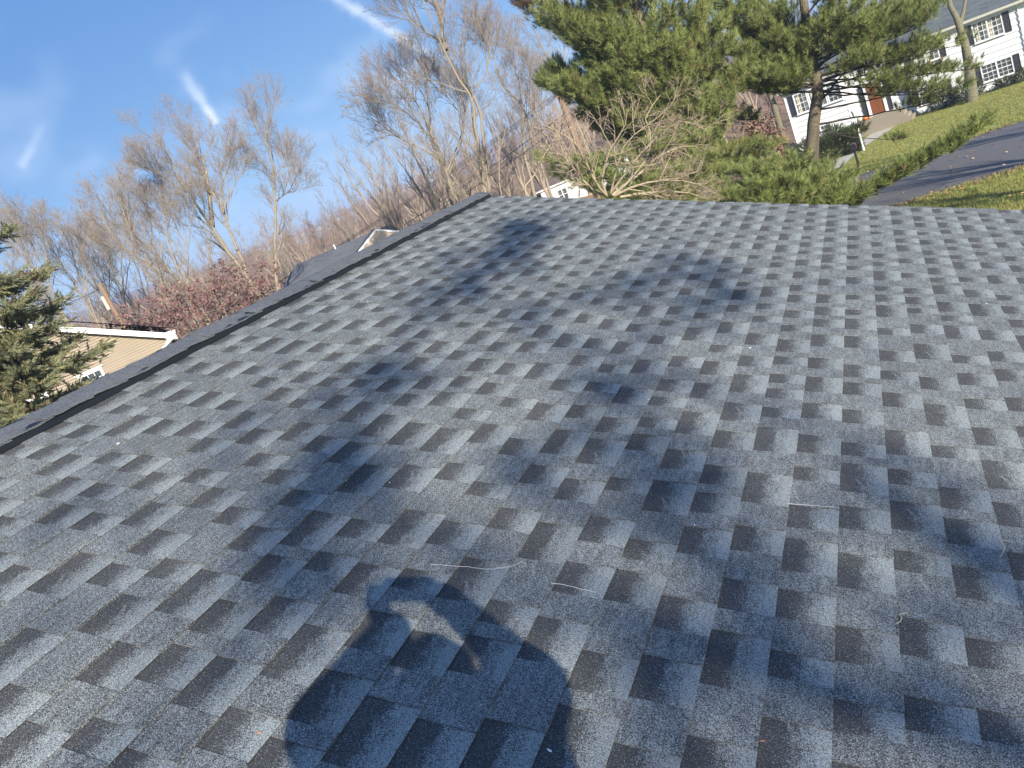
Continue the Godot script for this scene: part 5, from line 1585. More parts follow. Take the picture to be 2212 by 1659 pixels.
# ------------------------------------------------------------------ materials shared by many things
func build_materials() -> void:
	M["bark"] = noise_mat(61, 0.05, [[0.0, 0.62, 0.60, 0.58], [0.5, 0.95, 0.93, 0.90], [1.0, 1.0, 1.0, 0.97]], 1.3, 0.95)
	M["bark_dark"] = noise_mat(62, 0.06, [[0.0, 0.50, 0.48, 0.45], [0.5, 0.95, 0.95, 0.95], [1.0, 1.0, 1.0, 1.0]], 1.6, 0.95)
	for k in ["bark", "bark_dark"]: M[k].uv1_scale = Vector3(2.6, 0.7, 2.6)
	M["bark_old"] = noise_mat(72, 0.09, [[0.0, 0.22, 0.20, 0.17], [0.4, 0.62, 0.60, 0.52], [0.65, 0.95, 0.95, 0.82], [1.0, 1.0, 1.0, 0.92]], 1.0, 0.95, 512)
	M["bark_old"].uv1_scale = Vector3(0.42, 0.15, 0.42)
	M["twig"] = mat(1, 1, 1, 0.9, true)
	M["blade"] = mat(1, 1, 1, 0.8, true)
	var nd := mat(1, 1, 1, 0.65, true)
	nd.backlight_enabled = true; nd.backlight = Color(0.18, 0.2, 0.06)
	M["needle"] = nd
	rng.seed = 5
	M["pine_tuft"] = tuft_mesh(30, 0.155, 0.011, 0.11, 1.25, nd)
	M["spruce_tuft"] = tuft_mesh(34, 0.055, 0.010, 0.15, 1.15, nd)
	var lf := mat(1, 1, 1, 0.8, true)
	var mb := MB.new()
	for k in 7:
		var p := Vector3(rf(-0.14, 0.14), rf(-0.1, 0.1), rf(-0.14, 0.14))
		var x := Vector3(rf(-1, 1), rf(-1, 1), rf(-1, 1)).normalized() * 0.045
		var y := x.cross(Vector3(rf(-1, 1), rf(-1, 1), rf(-1, 1))).normalized() * 0.06
		mb.quad(p - x, p - y, p + x, p + y)
	M["leaf_spray"] = mb.mesh(lf)
	mb = MB.new()
	mb.quad(Vector3(-0.05, 0, 0), Vector3(0, 0.008, 0.035), Vector3(0.055, 0, 0), Vector3(0, 0.012, -0.035))
	M["leaf_mesh"] = mb.mesh(lf)
	M["white_paint"] = mat(0.78, 0.78, 0.77, 0.5)
	M["white_wall"] = noise_mat(63, 0.02, [[0.0, 0.70, 0.70, 0.69], [1.0, 0.79, 0.79, 0.78]], 0.5, 0.7)
	M["gutter"] = mat(0.68, 0.66, 0.56, 0.5)
	M["tan"] = noise_mat(64, 0.02, [[0.0, 0.275, 0.222, 0.158], [1.0, 0.320, 0.262, 0.190]], 0.4, 0.6)
	M["cream"] = noise_mat(65, 0.02, [[0.0, 0.46, 0.38, 0.29], [1.0, 0.53, 0.45, 0.35]], 0.4, 0.7)
	M["shutter"] = mat(0.032, 0.034, 0.040, 0.55)
	M["slate"] = noise_mat(66, 0.05, [[0.0, 0.085, 0.10, 0.105], [1.0, 0.16, 0.175, 0.18]], 1.2, 0.95)
	M["slate_dark"] = noise_mat(67, 0.05, [[0.0, 0.08, 0.088, 0.10], [1.0, 0.135, 0.142, 0.155]], 0.9, 0.95)
	M["brown_roof"] = noise_mat(68, 0.05, [[0.0, 0.12, 0.09, 0.075], [1.0, 0.19, 0.15, 0.125]], 0.9, 0.95)
	M["door"] = noise_mat(69, 0.03, [[0.0, 0.16, 0.055, 0.018], [1.0, 0.235, 0.085, 0.028]], 1.5, 0.45)
	M["brass"] = mat(0.6, 0.42, 0.15, 0.3)
	M["stone"] = noise_mat(70, 0.05, [[0.0, 0.21, 0.18, 0.13], [1.0, 0.33, 0.285, 0.21]], 1.0, 0.9)
	M["curtain"] = mat(0.55, 0.50, 0.36, 0.9)
	M["plaster"] = mat(0.50, 0.47, 0.42, 0.9)
	var gl := StandardMaterial3D.new()
	gl.albedo_color = Color(0.75, 0.82, 0.85, 0.12)
	gl.transparency = BaseMaterial3D.TRANSPARENCY_ALPHA
	gl.roughness = 0.03; gl.metallic_specular = 0.6
	M["glass"] = gl
	M["pole"] = noise_mat(71, 0.04, [[0.0, 0.16, 0.11, 0.075], [1.0, 0.30, 0.20, 0.13]], 1.5, 0.9)
	M["cable"] = mat(0.02, 0.02, 0.022, 0.6)

# ------------------------------------------------------------------ small things on the shingles
func lay(x: float, y: float, up := 0.0065) -> Vector3:           # where a point of the photograph meets the roof
	var d := ray(x, y)
	var t := -FOOT / d.dot(N)
	return EYE + d * t + N * up

func strand(called: String, pts: Array, r: float, m: Material, label: String, category: String, group := "") -> void:
	var p := PackedVector3Array()
	for q in pts: p.append(lay(q[0], q[1], 0.0118 + (q[2] if q.size() > 2 else 0.0)))
	var path := bend(p, 0.012, 0.0012)
	var mb := MB.new()
	mb.tube(path, taper(path.size(), r, r * 0.6), 5, Color.WHITE, true)
	solo(called, mb, m, label, category, group)

func build_debris() -> void:
	var straw := mat(0.62, 0.52, 0.30, 0.7)
	var pale := mat(0.62, 0.62, 0.60, 0.8)
	strand("dry_needle", [[2159, 1212], [2166, 1203, 0.006], [2168, 1195, 0.01], [2158, 1185, 0.012], [2164, 1181, 0.012], [2176, 1181, 0.008]], 0.0011, straw, "curled straw-coloured dry needle lying alone on the right shingles", "needle", "dry needles on the shingles")
	strand("dry_needle", [[1936, 1355], [1944, 1353, 0.004], [1945, 1345, 0.006], [1940, 1338, 0.004], [1934, 1337], [1945, 1336, 0.003], [1959, 1334, 0.006]], 0.0011, straw, "crooked straw-coloured dry needle shaped like a hook across a course line", "needle", "dry needles on the shingles")
	strand("thread", [[930, 1226], [985, 1230], [1020, 1233], [1060, 1236], [1095, 1232], [1112, 1228], [1124, 1222], [1139, 1227], [1128, 1233]], 0.0008, pale, "thin crooked white thread above the photographer's shadow", "thread")
	for q in [[[1700, 1095], [1730, 1097], [1770, 1100], [1812, 1104]], [[1190, 1266], [1230, 1273], [1262, 1282], [1288, 1287]]]:
		strand("scrape", q, 0.0009, pale, "pale straight scrape along a shingle's side edge", "scrape", "pale scrapes on shingle edges")
	# chips of white and tan grit
	var chips := [[257, 963, 0.016, 0], [1118, 1344, 0.010, 1], [2166, 1205, 0.0, 0], [1187, 1628, 0.012, 0], [842, 1048, 0.008, 0], [1401, 868, 0.010, 0], [748, 1044, 0.008, 0], [1620, 756, 0.014, 0], [1985, 985, 0.008, 1], [795, 655, 0.014, 0], [2130, 660, 0.012, 0], [1645, 1608, 0.012, 2], [722, 1400, 0.010, 2], [700, 1012, 0.008, 1], [1040, 1530, 0.006, 0], [1500, 1140, 0.010, 0], [1560, 990, 0.007, 1], [560, 1590, 0.012, 2]]
	for c in chips:
		if c[2] <= 0.0: continue
		var mb := MB.new()
		var s: float = c[2]
		var o := lay(c[0], c[1], 0.0105)
		var b := Basis(D, N, Vector3(0, 0, 1)) * Basis(Vector3.UP, rf(0, TAU))
		var n := 6
		var ring := []
		for k in n: ring.append(o + b * (Vector3(cos(TAU * k / n), 0, sin(TAU * k / n) * 0.45) * s * rf(0.35, 0.65)))
		var top := o + b * Vector3(rf(-0.1, 0.1) * s, s * 0.22, 0)
		for k in n: mb.tri(ring[(k + 1) % n], ring[k], top)
		for k in range(1, n - 1): mb.tri(ring[0], ring[k], ring[k + 1])
		solo("grit_chip", mb, [mat(0.75, 0.75, 0.73, 0.7), mat(0.55, 0.47, 0.36, 0.8), mat(0.38, 0.17, 0.08, 0.8)][c[3]], ["tiny white chip of grit lying on the grey shingles", "tiny tan chip of grit lying on the grey shingles", "tiny rust-brown leaf scrap lying on the grey shingles"][c[3]], "chip", ["white chips on the roof", "tan chips on the roof", "leaf scraps on the roof"][c[3]])

# ------------------------------------------------------------------ the tree behind the photographer, whose boughs shade the roof
func build_shade_tree() -> void:
	var foot := Vector3(19.0, -0.2, 15.5)
	foot.y = ground(foot.x, foot.z) - 0.1
	var t := thing("shade_tree", foot, "bare tree behind the photographer whose boughs shade the roof", "tree")
	var G := {"len": [2.2, 1.1, 0.55, 0.3], "kids": [3, 2, 2, 2], "rad": [0.014, 0.008, 0.006, 0.005], "spread": 0.7, "up": 0.12, "twig": 0.004, "spray": 1, "depth": 3,
		"col": Color(0.24, 0.20, 0.15), "mid_col": Color(0.2, 0.16, 0.13), "tw_col": Color(0.17, 0.12, 0.10)}
	var wood := MB.new(); var fine := MB.new()
	var top := foot + Vector3(-1.0, 12.5, -0.5)
	var tp := bend(PackedVector3Array([Vector3.ZERO, Vector3(-0.2, 3, 0), Vector3(-0.5, 8, -0.2), top - foot]), 0.6, 0.03)
	wood.tube(tp, taper(tp.size(), 0.28, 0.10), 9, G.col, false, 0.06)
	var xf := []; var col := []
	var bands := [
		[[[650, 1205], [700, 1095], [770, 930], [860, 770], [950, 640], [1060, 560], [1160, 465]], 21.0, 0.034, 0.020, 5.5],
		[[[1110, 1065], [1150, 985], [1330, 850], [1410, 735], [1560, 600]], 20.0, 0.032, 0.018, 4.5],
		[[[1640, 1440], [1540, 1200], [1440, 1085], [1385, 920], [1350, 820]], 20.5, 0.032, 0.018, 4.5],
		[[[1400, 1655], [1440, 1560], [1500, 1430], [1540, 1330]], 19.0, 0.030, 0.018, 4.0],
		[[[2100, 1160], [1940, 1100], [1840, 1060]], 20.0, 0.026, 0.016, 3.0],
		[[[620, 1215], [430, 1290], [230, 1330], [100, 1400], [-40, 1450]], 21.5, 0.016, 0.010, 2.0],
		[[[680, 1130], [500, 1100], [380, 1130], [250, 1090], [60, 1190]], 22.0, 0.024, 0.014, 1.5],
		[[[860, 780], [740, 850], [600, 900], [430, 1000]], 22.5, 0.024, 0.014, 1.5],
		[[[2212, 1250], [2100, 1320], [1980, 1400], [1930, 1480]], 20.0, 0.024, 0.014, 2.0],
		[[[300, 1659], [420, 1500], [560, 1400]], 20.0, 0.022, 0.014, 1.5],
		[[[1500, 560], [1380, 600], [1250, 640], [1120, 700]], 23.0, 0.028, 0.016, 3.5]]
	for b in bands:
		var pts := PackedVector3Array()
		for q in b[0]: pts.append((lay(q[0], q[1], 0.0) + SUNWARD * float(b[1])) - foot)
		# join the bough to the trunk
		var near := tp[0]
		for p in tp:
			if p.distance_to(pts[0]) - p.y * 0.2 < near.distance_to(pts[0]) - near.y * 0.2 and p.y > 5.0: near = p
		if near.distance_to(pts[pts.size() - 1]) < near.distance_to(pts[0]): pts.reverse()
		var path := bend(pts, 0.25, 0.012)
		var rad := taper(path.size(), b[2], b[3], 1.0)
		wood.tube(path, rad, 7, G.col)
		sprout(wood, fine, path, rad, 0, G, 0.1)
		# dry leaves still hanging along the bough, in loose runs
		for p in path:
			for k in int(b[4] * (1.0 + 0.9 * sin(p.x * 2.3 + p.z * 1.7))):
				var o := Vector3(rf(-1, 1), rf(-1, 1), rf(-1, 1)) * 0.21
				xf.append(facing(p + o, Vector3(rf(-1, 1), rf(-1, 1), rf(-1, 1)), rf(0.6, 1.0)))
				col.append(Color(0.25, 0.15, 0.08) * rf(0.7, 1.2))
		var mid := near.lerp(pts[0], 0.5) + Vector3(0, 0.4, 0)
		var jp := bend(PackedVector3Array([near, mid, pts[0]]), 0.4, 0.02)
		wood.tube(jp, taper(jp.size(), 0.03, b[2], 1.0), 7, G.col)
	finish_tree(t, wood, fine)
	copies("dry_leaves", M.leaf_spray, xf, col, t)

# ------------------------------------------------------------------ the photographer, behind the lens
func blob(mb: MB, bones: Array, cell_: float, k: float) -> void:      # bones: [a, b, ra, rb, colour]; one smooth skin round all of them
	var lo := Vector3.ONE * 1e9; var hi := Vector3.ONE * -1e9
	for q in bones:
		var r: float = maxf(q[2], q[3]) + cell_ * 3.0 + k
		lo = lo.min(q[0] - Vector3.ONE * r).min(q[1] - Vector3.ONE * r)
		hi = hi.max(q[0] + Vector3.ONE * r).max(q[1] + Vector3.ONE * r)
	var nx := int((hi.x - lo.x) / cell_) + 2; var ny := int((hi.y - lo.y) / cell_) + 2; var nz := int((hi.z - lo.z) / cell_) + 2
	var f := PackedFloat32Array(); f.resize(nx * ny * nz); f.fill(1.0)
	var near := PackedFloat32Array(); near.resize(nx * ny * nz); near.fill(9.0)
	var who := PackedInt32Array(); who.resize(nx * ny * nz)
	for bi in bones.size():
		var q: Array = bones[bi]
		var a: Vector3 = q[0]; var ab: Vector3 = q[1] - q[0]
		var l2 := maxf(ab.length_squared(), 1e-9)
		var m: float = maxf(q[2], q[3]) + k * 1.5 + cell_ * 2.5
		var p0 := ((q[0] as Vector3).min(q[1]) - Vector3.ONE * m - lo) / cell_
		var p1 := ((q[0] as Vector3).max(q[1]) + Vector3.ONE * m - lo) / cell_
		for z in range(maxi(0, int(p0.z)), mini(nz, int(p1.z) + 2)):
			for y in range(maxi(0, int(p0.y)), mini(ny, int(p1.y) + 2)):
				for x in range(maxi(0, int(p0.x)), mini(nx, int(p1.x) + 2)):
					var p := lo + Vector3(x, y, z) * cell_ - a
					var t := clampf(p.dot(ab) / l2, 0.0, 1.0)
					var d := (p - ab * t).length() - lerpf(q[2], q[3], t)
					var id := (z * ny + y) * nx + x
					if d < near[id]:
						near[id] = d; who[id] = bi
					var o := f[id]
					var h := maxf(k - absf(o - d), 0.0) / k
					f[id] = minf(o, d) - h * h * k * 0.25
	var vid := {}
	var sx := 1; var sy := nx; var sz := nx * ny
	var corner := [0, sx, sy, sx + sy, sz, sx + sz, sy + sz, sx + sy + sz]
	var off := [Vector3(0, 0, 0), Vector3(1, 0, 0), Vector3(0, 1, 0), Vector3(1, 1, 0), Vector3(0, 0, 1), Vector3(1, 0, 1), Vector3(0, 1, 1), Vector3(1, 1, 1)]
	var edges := [[0, 1], [2, 3], [4, 5], [6, 7], [0, 2], [1, 3], [4, 6], [5, 7], [0, 4], [1, 5], [2, 6], [3, 7]]
	for z in nz - 1:
		for y in ny - 1:
			for x in nx - 1:
				var id := (z * ny + y) * nx + x
				if absf(f[id]) > cell_ * 2.0: continue
				var inside := 0
				for c in 8:
					if f[id + corner[c]] < 0.0: inside += 1
				if inside == 0 or inside == 8: continue
				var s := Vector3.ZERO; var n := 0
				for e in edges:
					var fa := f[id + corner[e[0]]]; var fb := f[id + corner[e[1]]]
					if (fa < 0.0) != (fb < 0.0):
						s += (off[e[0]] as Vector3).lerp(off[e[1]], fa / (fa - fb)); n += 1
				vid[id] = mb.v.size()
				mb.v.append(lo + (Vector3(x, y, z) + s / n) * cell_)
				var g := Vector3(f[id + sx] - f[id] + f[id + sx + sy + sz] - f[id + sy + sz], f[id + sy] - f[id] + f[id + sx + sy + sz] - f[id + sx + sz], f[id + sz] - f[id] + f[id + sx + sy + sz] - f[id + sx + sy])
				mb.n.append(g.normalized())
				mb.c.append(bones[who[id]][4]); mb.t.append(Vector2(s.x, s.y))
	for id in vid:
		var a: int = vid[id]
		for ax in 3:
			var d: int = [sx, sy, sz][ax]
			var u: int = [sy, sz, sx][ax]; var w: int = [sz, sx, sy][ax]
			var f0 := f[id]; var f1 := f[id + d]
			if (f0 < 0.0) == (f1 < 0.0): continue
			if not (vid.has(id - u) and vid.has(id - w) and vid.has(id - u - w)): continue
			var b: int = vid[id - u]; var c: int = vid[id - u - w]; var e: int = vid[id - w]
			if f0 < 0.0:
				mb.i.append_array(PackedInt32Array([a, c, b, a, e, c]))
			else:
				mb.i.append_array(PackedInt32Array([a, b, c, a, c, e]))

var FH := Vector3(-0.495986, 0, -0.868330)
var RT := Vector3(0.868330, 0, -0.495986)

func body(b: float, r: float, y: float) -> Vector3:       # behind the lens, to its right, above it
	return EYE - FH * b + RT * r + Vector3(0, y, 0)

func build_photographer() -> void:
	var feet := [body(0.46, -0.06, 0), body(0.56, 0.25, 0)]
	for k in 2: feet[k].y = EYE.y - FOOT / cos(PITCH) - (feet[k].x - EYE.x) * tan(PITCH) + 0.008
	var t := thing("person", (feet[0] + feet[1]) * 0.5, "person in a dark jacket and jeans holding a phone up on the roof", "person")
	var o := t.position
	var jacket := Color(0.035, 0.042, 0.06); var jean := Color(0.05, 0.065, 0.11); var skin := Color(0.46, 0.27, 0.19); var boot := Color(0.07, 0.045, 0.03)
	var mb := MB.new()
	var sL := body(0.25, -0.10, -0.17) - o; var sR := body(0.33, 0.20, -0.24) - o
	var eL := body(0.13, -0.25, -0.18) - o; var eR := body(0.26, 0.26, -0.25) - o
	var wL := body(0.07, -0.045, -0.085) - o; var wR := body(0.065, 0.135, -0.07) - o
	var nk := body(0.335, 0.06, -0.255) - o; var ch := body(0.38, 0.06, -0.39) - o; var pv := body(0.49, 0.08, -0.86) - o
	var hL := body(0.52, -0.02, -0.92) - o; var hR := body(0.53, 0.18, -0.93) - o
	var kL := body(0.42, -0.05, -1.22) - o; var kR := body(0.47, 0.22, -1.28) - o
	var aL: Vector3 = feet[0] - o + Vector3(0, 0.09, 0); var aR: Vector3 = feet[1] - o + Vector3(0, 0.09, 0)
	var toe := FH * 0.17
	var slope := Vector3(0, -toe.x * tan(PITCH), 0)
	var bones := [[sL, sR, 0.085, 0.085, jacket], [nk + Vector3(0, -0.03, 0), ch, 0.08, 0.14, jacket], [ch, pv, 0.155, 0.145, jacket], [sL.lerp(ch, 0.3), pv.lerp(hL, 0.4), 0.11, 0.12, jacket], [sR.lerp(ch, 0.3), pv.lerp(hR, 0.4), 0.11, 0.12, jacket],
		[sL, eL, 0.080, 0.068, jacket], [eL, wL, 0.074, 0.058, jacket], [sR, eR, 0.080, 0.066, jacket], [eR, wR, 0.064, 0.044, jacket],
		[hL, kL, 0.098, 0.066, jean], [kL, aL, 0.066, 0.048, jean], [hR, kR, 0.098, 0.066, jean], [kR, aR, 0.066, 0.048, jean],
		[aL + Vector3(0, -0.035, 0), aL + toe + slope + Vector3(0, -0.052, 0), 0.05, 0.036, boot], [aR + Vector3(0, -0.035, 0), aR + toe + slope + Vector3(0, -0.052, 0), 0.05, 0.036, boot],
		[nk, nk + Vector3(0, 0.07, 0), 0.055, 0.05, skin]]
	blob(mb, bones, 0.017, 0.05)
	# head, its own finer grid
	var hc := body(0.315, 0.075, -0.145) - o
	var fw := (FH + Vector3(0, -0.15, 0)).normalized()
	var rt := fw.cross(Vector3.UP).normalized(); var up := rt.cross(fw)
	var head := [[hc + up * 0.02 - fw * 0.02, hc + up * 0.025 + fw * 0.015, 0.088, 0.082, skin], [hc - up * 0.03 + fw * 0.02, hc - up * 0.085 + fw * 0.055, 0.068, 0.032, skin],
		[hc + up * 0.012 + fw * 0.092, hc - up * 0.028 + fw * 0.112, 0.010, 0.014, skin], [hc + up * 0.03 + fw * 0.085 - rt * 0.04, hc + up * 0.03 + fw * 0.085 + rt * 0.04, 0.013, 0.013, skin],
		[hc - up * 0.058 + fw * 0.092 - rt * 0.016, hc - up * 0.058 + fw * 0.092 + rt * 0.016, 0.009, 0.009, Color(0.38, 0.16, 0.13)],
		[hc + rt * 0.086 + up * 0.02 - fw * 0.005, hc + rt * 0.083 - up * 0.03, 0.014, 0.010, skin], [hc - rt * 0.086 + up * 0.02 - fw * 0.005, hc - rt * 0.083 - up * 0.03, 0.014, 0.010, skin],
		[hc - up * 0.06 - fw * 0.01, nk + Vector3(0, 0.02, 0), 0.056, 0.054, skin]]
	blob(mb, head, 0.007, 0.018)
	for sd in 2:
		var s := -1.0 if sd == 0 else 1.0
		blob(mb, [[hc + fw * 0.082 + rt * 0.031 * s + up * 0.008, hc + fw * 0.084 + rt * 0.031 * s + up * 0.008, 0.012, 0.012, Color(0.6, 0.58, 0.55)], [hc + fw * 0.093 + rt * 0.031 * s + up * 0.008, hc + fw * 0.094 + rt * 0.031 * s + up * 0.008, 0.0045, 0.0045, Color(0.03, 0.02, 0.015)]], 0.004, 0.004)
	# hands: palm, four fingers behind and over the phone's edges, thumb on the screen side
	var pc := EYE - o + CX * 0.045 + CZ * 0.014            # middle of the phone
	for sd in 2:
		var s := -1.0 if sd == 0 else 1.0
		var w: Vector3 = wL if s < 0.0 else wR
		var palm := pc + CX * 0.086 * s - CY * 0.018 + CZ * 0.030
		var hand := [[w, palm - CY * 0.012, 0.034, 0.026, skin], [palm - CY * 0.024, palm + CY * 0.022, 0.024, 0.022, skin]]
		for q in 4:
			var root := palm + CY * (0.022 - 0.017 * q) + CX * 0.008 * s + CZ * 0.004
			var k1 := root + CX * 0.014 * s - CZ * 0.020 + CY * 0.006
			var k2 := k1 - CX * 0.016 * s - CZ * 0.004 + CY * 0.004
			var tip: Vector3 = k2 - CX * ([0.020, 0.024, 0.022, 0.015][q]) * s + CZ * 0.001
			hand.append([root, k1, 0.0095, 0.0088, skin]); hand.append([k1, k2, 0.0088, 0.0080, skin]); hand.append([k2, tip, 0.0080, 0.0066, skin])
		var t0 := palm - CY * 0.018 - CX * 0.006 * s + CZ * 0.012
		hand.append([t0, t0 - CX * 0.022 * s + CY * 0.008, 0.0115, 0.0098, skin]); hand.append([t0 - CX * 0.022 * s + CY * 0.008, t0 - CX * 0.042 * s + CY * 0.022 - CZ * 0.006, 0.0098, 0.0075, skin])
		# nothing of a hand may stand before the lens
		for q in hand:
			for e in 2:
				var zz: float = (q[e] + o - EYE).dot(CZ)
				if zz < 0.014: q[e] += CZ * (0.014 - zz)
		blob(mb, hand, 0.0045, 0.006)
	part("body", mb, mat(1, 1, 1, 0.75, true), t)
	var hair := MB.new()
	var hcol := Color(0.035, 0.024, 0.016)
	blob(hair, [[hc + up * 0.045 - fw * 0.030, hc + up * 0.055 + fw * 0.012, 0.082, 0.074, hcol], [hc - fw * 0.055 + up * 0.02, hc - fw * 0.060 - up * 0.045, 0.070, 0.050, hcol], [hc + rt * 0.060 + up * 0.045, hc - rt * 0.060 + up * 0.045, 0.040, 0.040, hcol]], 0.007, 0.02)
	part("hair", hair, mat(1, 1, 1, 0.6, true), t)
	# the phone
	var ph := thing("phone", EYE + CX * 0.045 + CZ * 0.014, "black phone held out in landscape by the person on the roof", "phone")
	var case := MB.new()
	var bs := Basis(CX, CY, CZ)
	var hx := 0.0735; var hy := 0.0358; var hz := 0.004
	var ring := []
	for c in 4:
		for k in 5:
			var a := PI * 0.5 * (c + k / 4.0)
			var cx: float = [1, -1, -1, 1][c] * (hx - 0.011); var cy: float = [1, 1, -1, -1][c] * (hy - 0.011)
			ring.append(Vector2(cx + cos(a) * 0.011, cy + sin(a) * 0.011))
	for k in ring.size():
		var a: Vector2 = ring[k]; var b: Vector2 = ring[(k + 1) % ring.size()]
		case.quad(bs * Vector3(a.x, a.y, -hz), bs * Vector3(b.x, b.y, -hz), bs * Vector3(b.x, b.y, hz), bs * Vector3(a.x, a.y, hz))
		case.tri(bs * Vector3(0, 0, hz), bs * Vector3(a.x, a.y, hz), bs * Vector3(b.x, b.y, hz))
		case.tri(bs * Vector3(0, 0, -hz), bs * Vector3(b.x, b.y, -hz), bs * Vector3(a.x, a.y, -hz))
	part("case", case, mat(0.02, 0.02, 0.023, 0.35), ph)
	var sc := MB.new()
	sc.quad(bs * Vector3(-hx + 0.004, -hy + 0.004, hz + 0.0006), bs * Vector3(hx - 0.004, -hy + 0.004, hz + 0.0006), bs * Vector3(hx - 0.004, hy - 0.004, hz + 0.0006), bs * Vector3(-hx + 0.004, hy - 0.004, hz + 0.0006))
	part("screen", sc, mat(0.03, 0.035, 0.04, 0.12), ph)
	var le := MB.new()
	le.lathe(PackedVector2Array([Vector2(0.0, 0.0), Vector2(0.008, 0.0), Vector2(0.0085, 0.0025), Vector2(0.0, 0.0025)]), bs * Vector3(-0.045, 0.0, -hz), 16, Color.WHITE, Basis(CX, -CZ, CY))
	part("lens", le, mat(0.01, 0.01, 0.012, 0.1), ph)

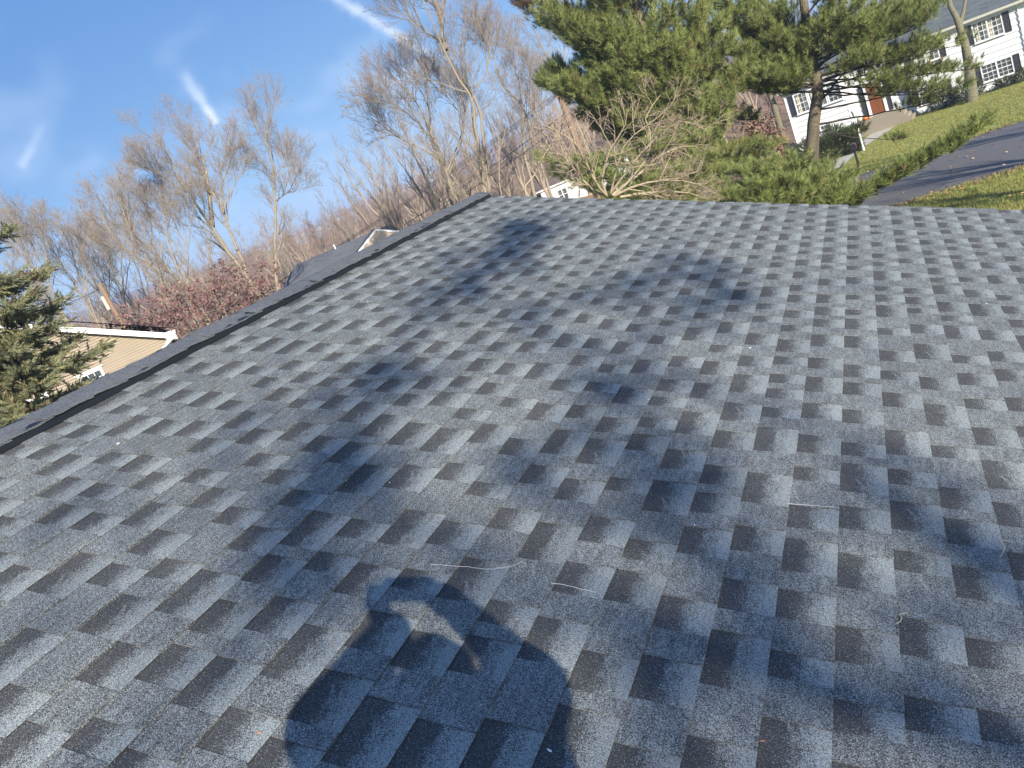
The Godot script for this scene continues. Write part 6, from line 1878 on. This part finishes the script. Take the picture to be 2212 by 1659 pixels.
# ------------------------------------------------------------------ sky: clear air, thin cirrus, four vapour trails
func sky_image() -> ImageTexture:
	var w := 512; var h := 256
	var im := Image.create(w, h, false, Image.FORMAT_RGBF)
	var nz := FastNoiseLite.new(); nz.seed = 4; nz.frequency = 1.6; nz.fractal_octaves = 5
	for y in h:
		var el := (0.5 - (y + 0.5) / h) * PI
		for x in w:
			var az := (x + 0.5) / w * TAU
			var dir := Vector3(sin(az) * cos(el), sin(el), -cos(az) * cos(el))
			var u := clampf(dir.y, 0.0, 1.0)
			var f := pow(1.0 - u, 5.0)
			var g := pow(1.0 - u, 16.0)
			var c := Vector3(0.062, 0.160, 0.395).lerp(Vector3(0.190, 0.405, 0.660), f).lerp(Vector3(0.47, 0.61, 0.74), g * 0.85)
			# bluest away from the sun's side
			var side := clampf(dir.dot(Vector3(SUNWARD.x, 0, SUNWARD.z).normalized()), -1.0, 1.0)
			c = c * (1.0 + 0.10 * side)
			# the pale aureole of thin haze round the sun
			c = c.lerp(Vector3(0.80, 0.83, 0.86), 0.18 * pow(maxf(0.0, dir.dot(SUNWARD)), 3.0))
			# streaks of cirrus, stretched along one direction
			var k := 1.0 / maxf(0.12, dir.y + 0.1)
			var px := dir.x * k; var pz := dir.z * k
			var cz := nz.get_noise_2d(px * 0.5 + pz * 0.25, pz * 1.1 - px * 0.55)
			var veil := smoothstep(-0.05, 0.55, cz) * smoothstep(-0.02, 0.10, dir.y) * 0.22
			c = c.lerp(Vector3(0.50, 0.58, 0.70), veil * 0.75)
			if el < 0.0: c = c.lerp(Vector3(0.16, 0.15, 0.12), smoothstep(0.0, 0.06, -el))
			im.set_pixel(x, y, Color(c.x, c.y, c.z))
	im.resize(2048, 1024, Image.INTERPOLATE_CUBIC)
	# vapour trails: great-circle segments with a width and a strength at each end
	var fine := FastNoiseLite.new(); fine.seed = 9; fine.frequency = 0.09; fine.fractal_octaves = 3
	for tr in [[ray(640, -60), ray(930, 122), 0.0075, 0.0052, 0.34, 0.62], [ray(385, 140), ray(468, 268), 0.0090, 0.0050, 0.10, 0.75], [ray(105, 250), ray(45, 362), 0.0030, 0.0040, 0.03, 0.32],
			[ray(700, 190), ray(905, 165), 0.006, 0.016, 0.10, 0.34], [ray(795, 210), ray(900, 205), 0.004, 0.007, 0.08, 0.2]]:
		var a: Vector3 = tr[0]; var b: Vector3 = tr[1]
		var pole := a.cross(b).normalized()
		var span := a.angle_to(b)
		var lo := Vector2(1e9, 1e9); var hi := Vector2(-1e9, -1e9)
		for q in 21:
			var p := a.slerp(b, q / 20.0)
			var uv := Vector2(fposmod(atan2(p.x, -p.z), TAU) / TAU * 2048.0, acos(clampf(p.y, -1, 1)) / PI * 1024.0)
			lo = lo.min(uv); hi = hi.max(uv)
		for y in range(int(lo.y) - 14, int(hi.y) + 14):
			for x in range(int(lo.x) - 14, mini(2047, int(hi.x) + 14)):
				var az := (x + 0.5) / 2048.0 * TAU
				var el := (0.5 - (y + 0.5) / 1024.0) * PI
				var d := Vector3(sin(az) * cos(el), sin(el), -cos(az) * cos(el))
				var off := asin(clampf(d.dot(pole), -1, 1))
				var pr := (d - pole * d.dot(pole)).normalized()
				var tt := a.signed_angle_to(pr, pole) / span
				if tt < -0.05 or tt > 1.02: continue
				var wd := lerpf(tr[2], tr[3], clampf(tt, 0, 1))
				var nzv := fine.get_noise_2d(x * 2.0, y * 2.0)
				var s := exp(-pow(off / (wd * (1.0 + 0.5 * nzv)), 2.0) * 1.4)
				s *= lerpf(tr[4], tr[5], clampf(tt, 0, 1)) * smoothstep(-0.05, 0.25, tt) * (1.0 - smoothstep(0.97, 1.02, tt)) * (1.0 + 0.35 * nzv)
				var c := im.get_pixel(x, y)
				im.set_pixel(x, y, c.lerp(Color(0.66, 0.70, 0.76), clampf(s, 0, 1)))
	return ImageTexture.create_from_image(im)

# ------------------------------------------------------------------ the scene
func _ready() -> void:
	rng.seed = 20241123
	var cam := Camera3D.new()
	cam.name = "camera"
	cam.transform = Transform3D(Basis(CX, CY, CZ), EYE)
	cam.fov = 52.261
	cam.near = 0.03; cam.far = 6000.0
	add_child(cam)
	cam.current = true
	var env := Environment.new()
	env.background_mode = Environment.BG_SKY
	var sky := Sky.new()
	var psm := PanoramaSkyMaterial.new()
	psm.panorama = sky_image()
	sky.sky_material = psm
	env.sky = sky
	env.tonemap_mode = Environment.TONE_MAPPER_LINEAR
	env.tonemap_exposure = 1.88
	env.fog_enabled = true; env.fog_density = 0.0006; env.fog_light_color = Color(0.72, 0.80, 0.92)
	env.sdfgi_enabled = true; env.ssao_enabled = true; env.ssil_enabled = true
	var we := WorldEnvironment.new()
	we.name = "environment"
	we.environment = env
	add_child(we)
	var sun := DirectionalLight3D.new()
	sun.name = "sun"
	sun.light_energy = 1.6
	sun.light_angular_distance = 0.53
	sun.light_color = Color(1.0, 0.965, 0.905)
	sun.shadow_enabled = true
	add_child(sun)
	sun.look_at_from_position(SUNWARD * 50.0, Vector3.ZERO, Vector3.UP)

	build_materials()
	build_ground()
	build_roof()
	build_white_house()
	build_tan_house()
	build_far_houses()
	build_poles()
	rng.seed = 300
	build_bare_trees()
	rng.seed = 310
	build_orchard_tree()
	build_pines()
	rng.seed = 320
	build_spruce()
	build_red_tree()
	rng.seed = 330
	build_shade_tree()
	build_debris()
	build_photographer()
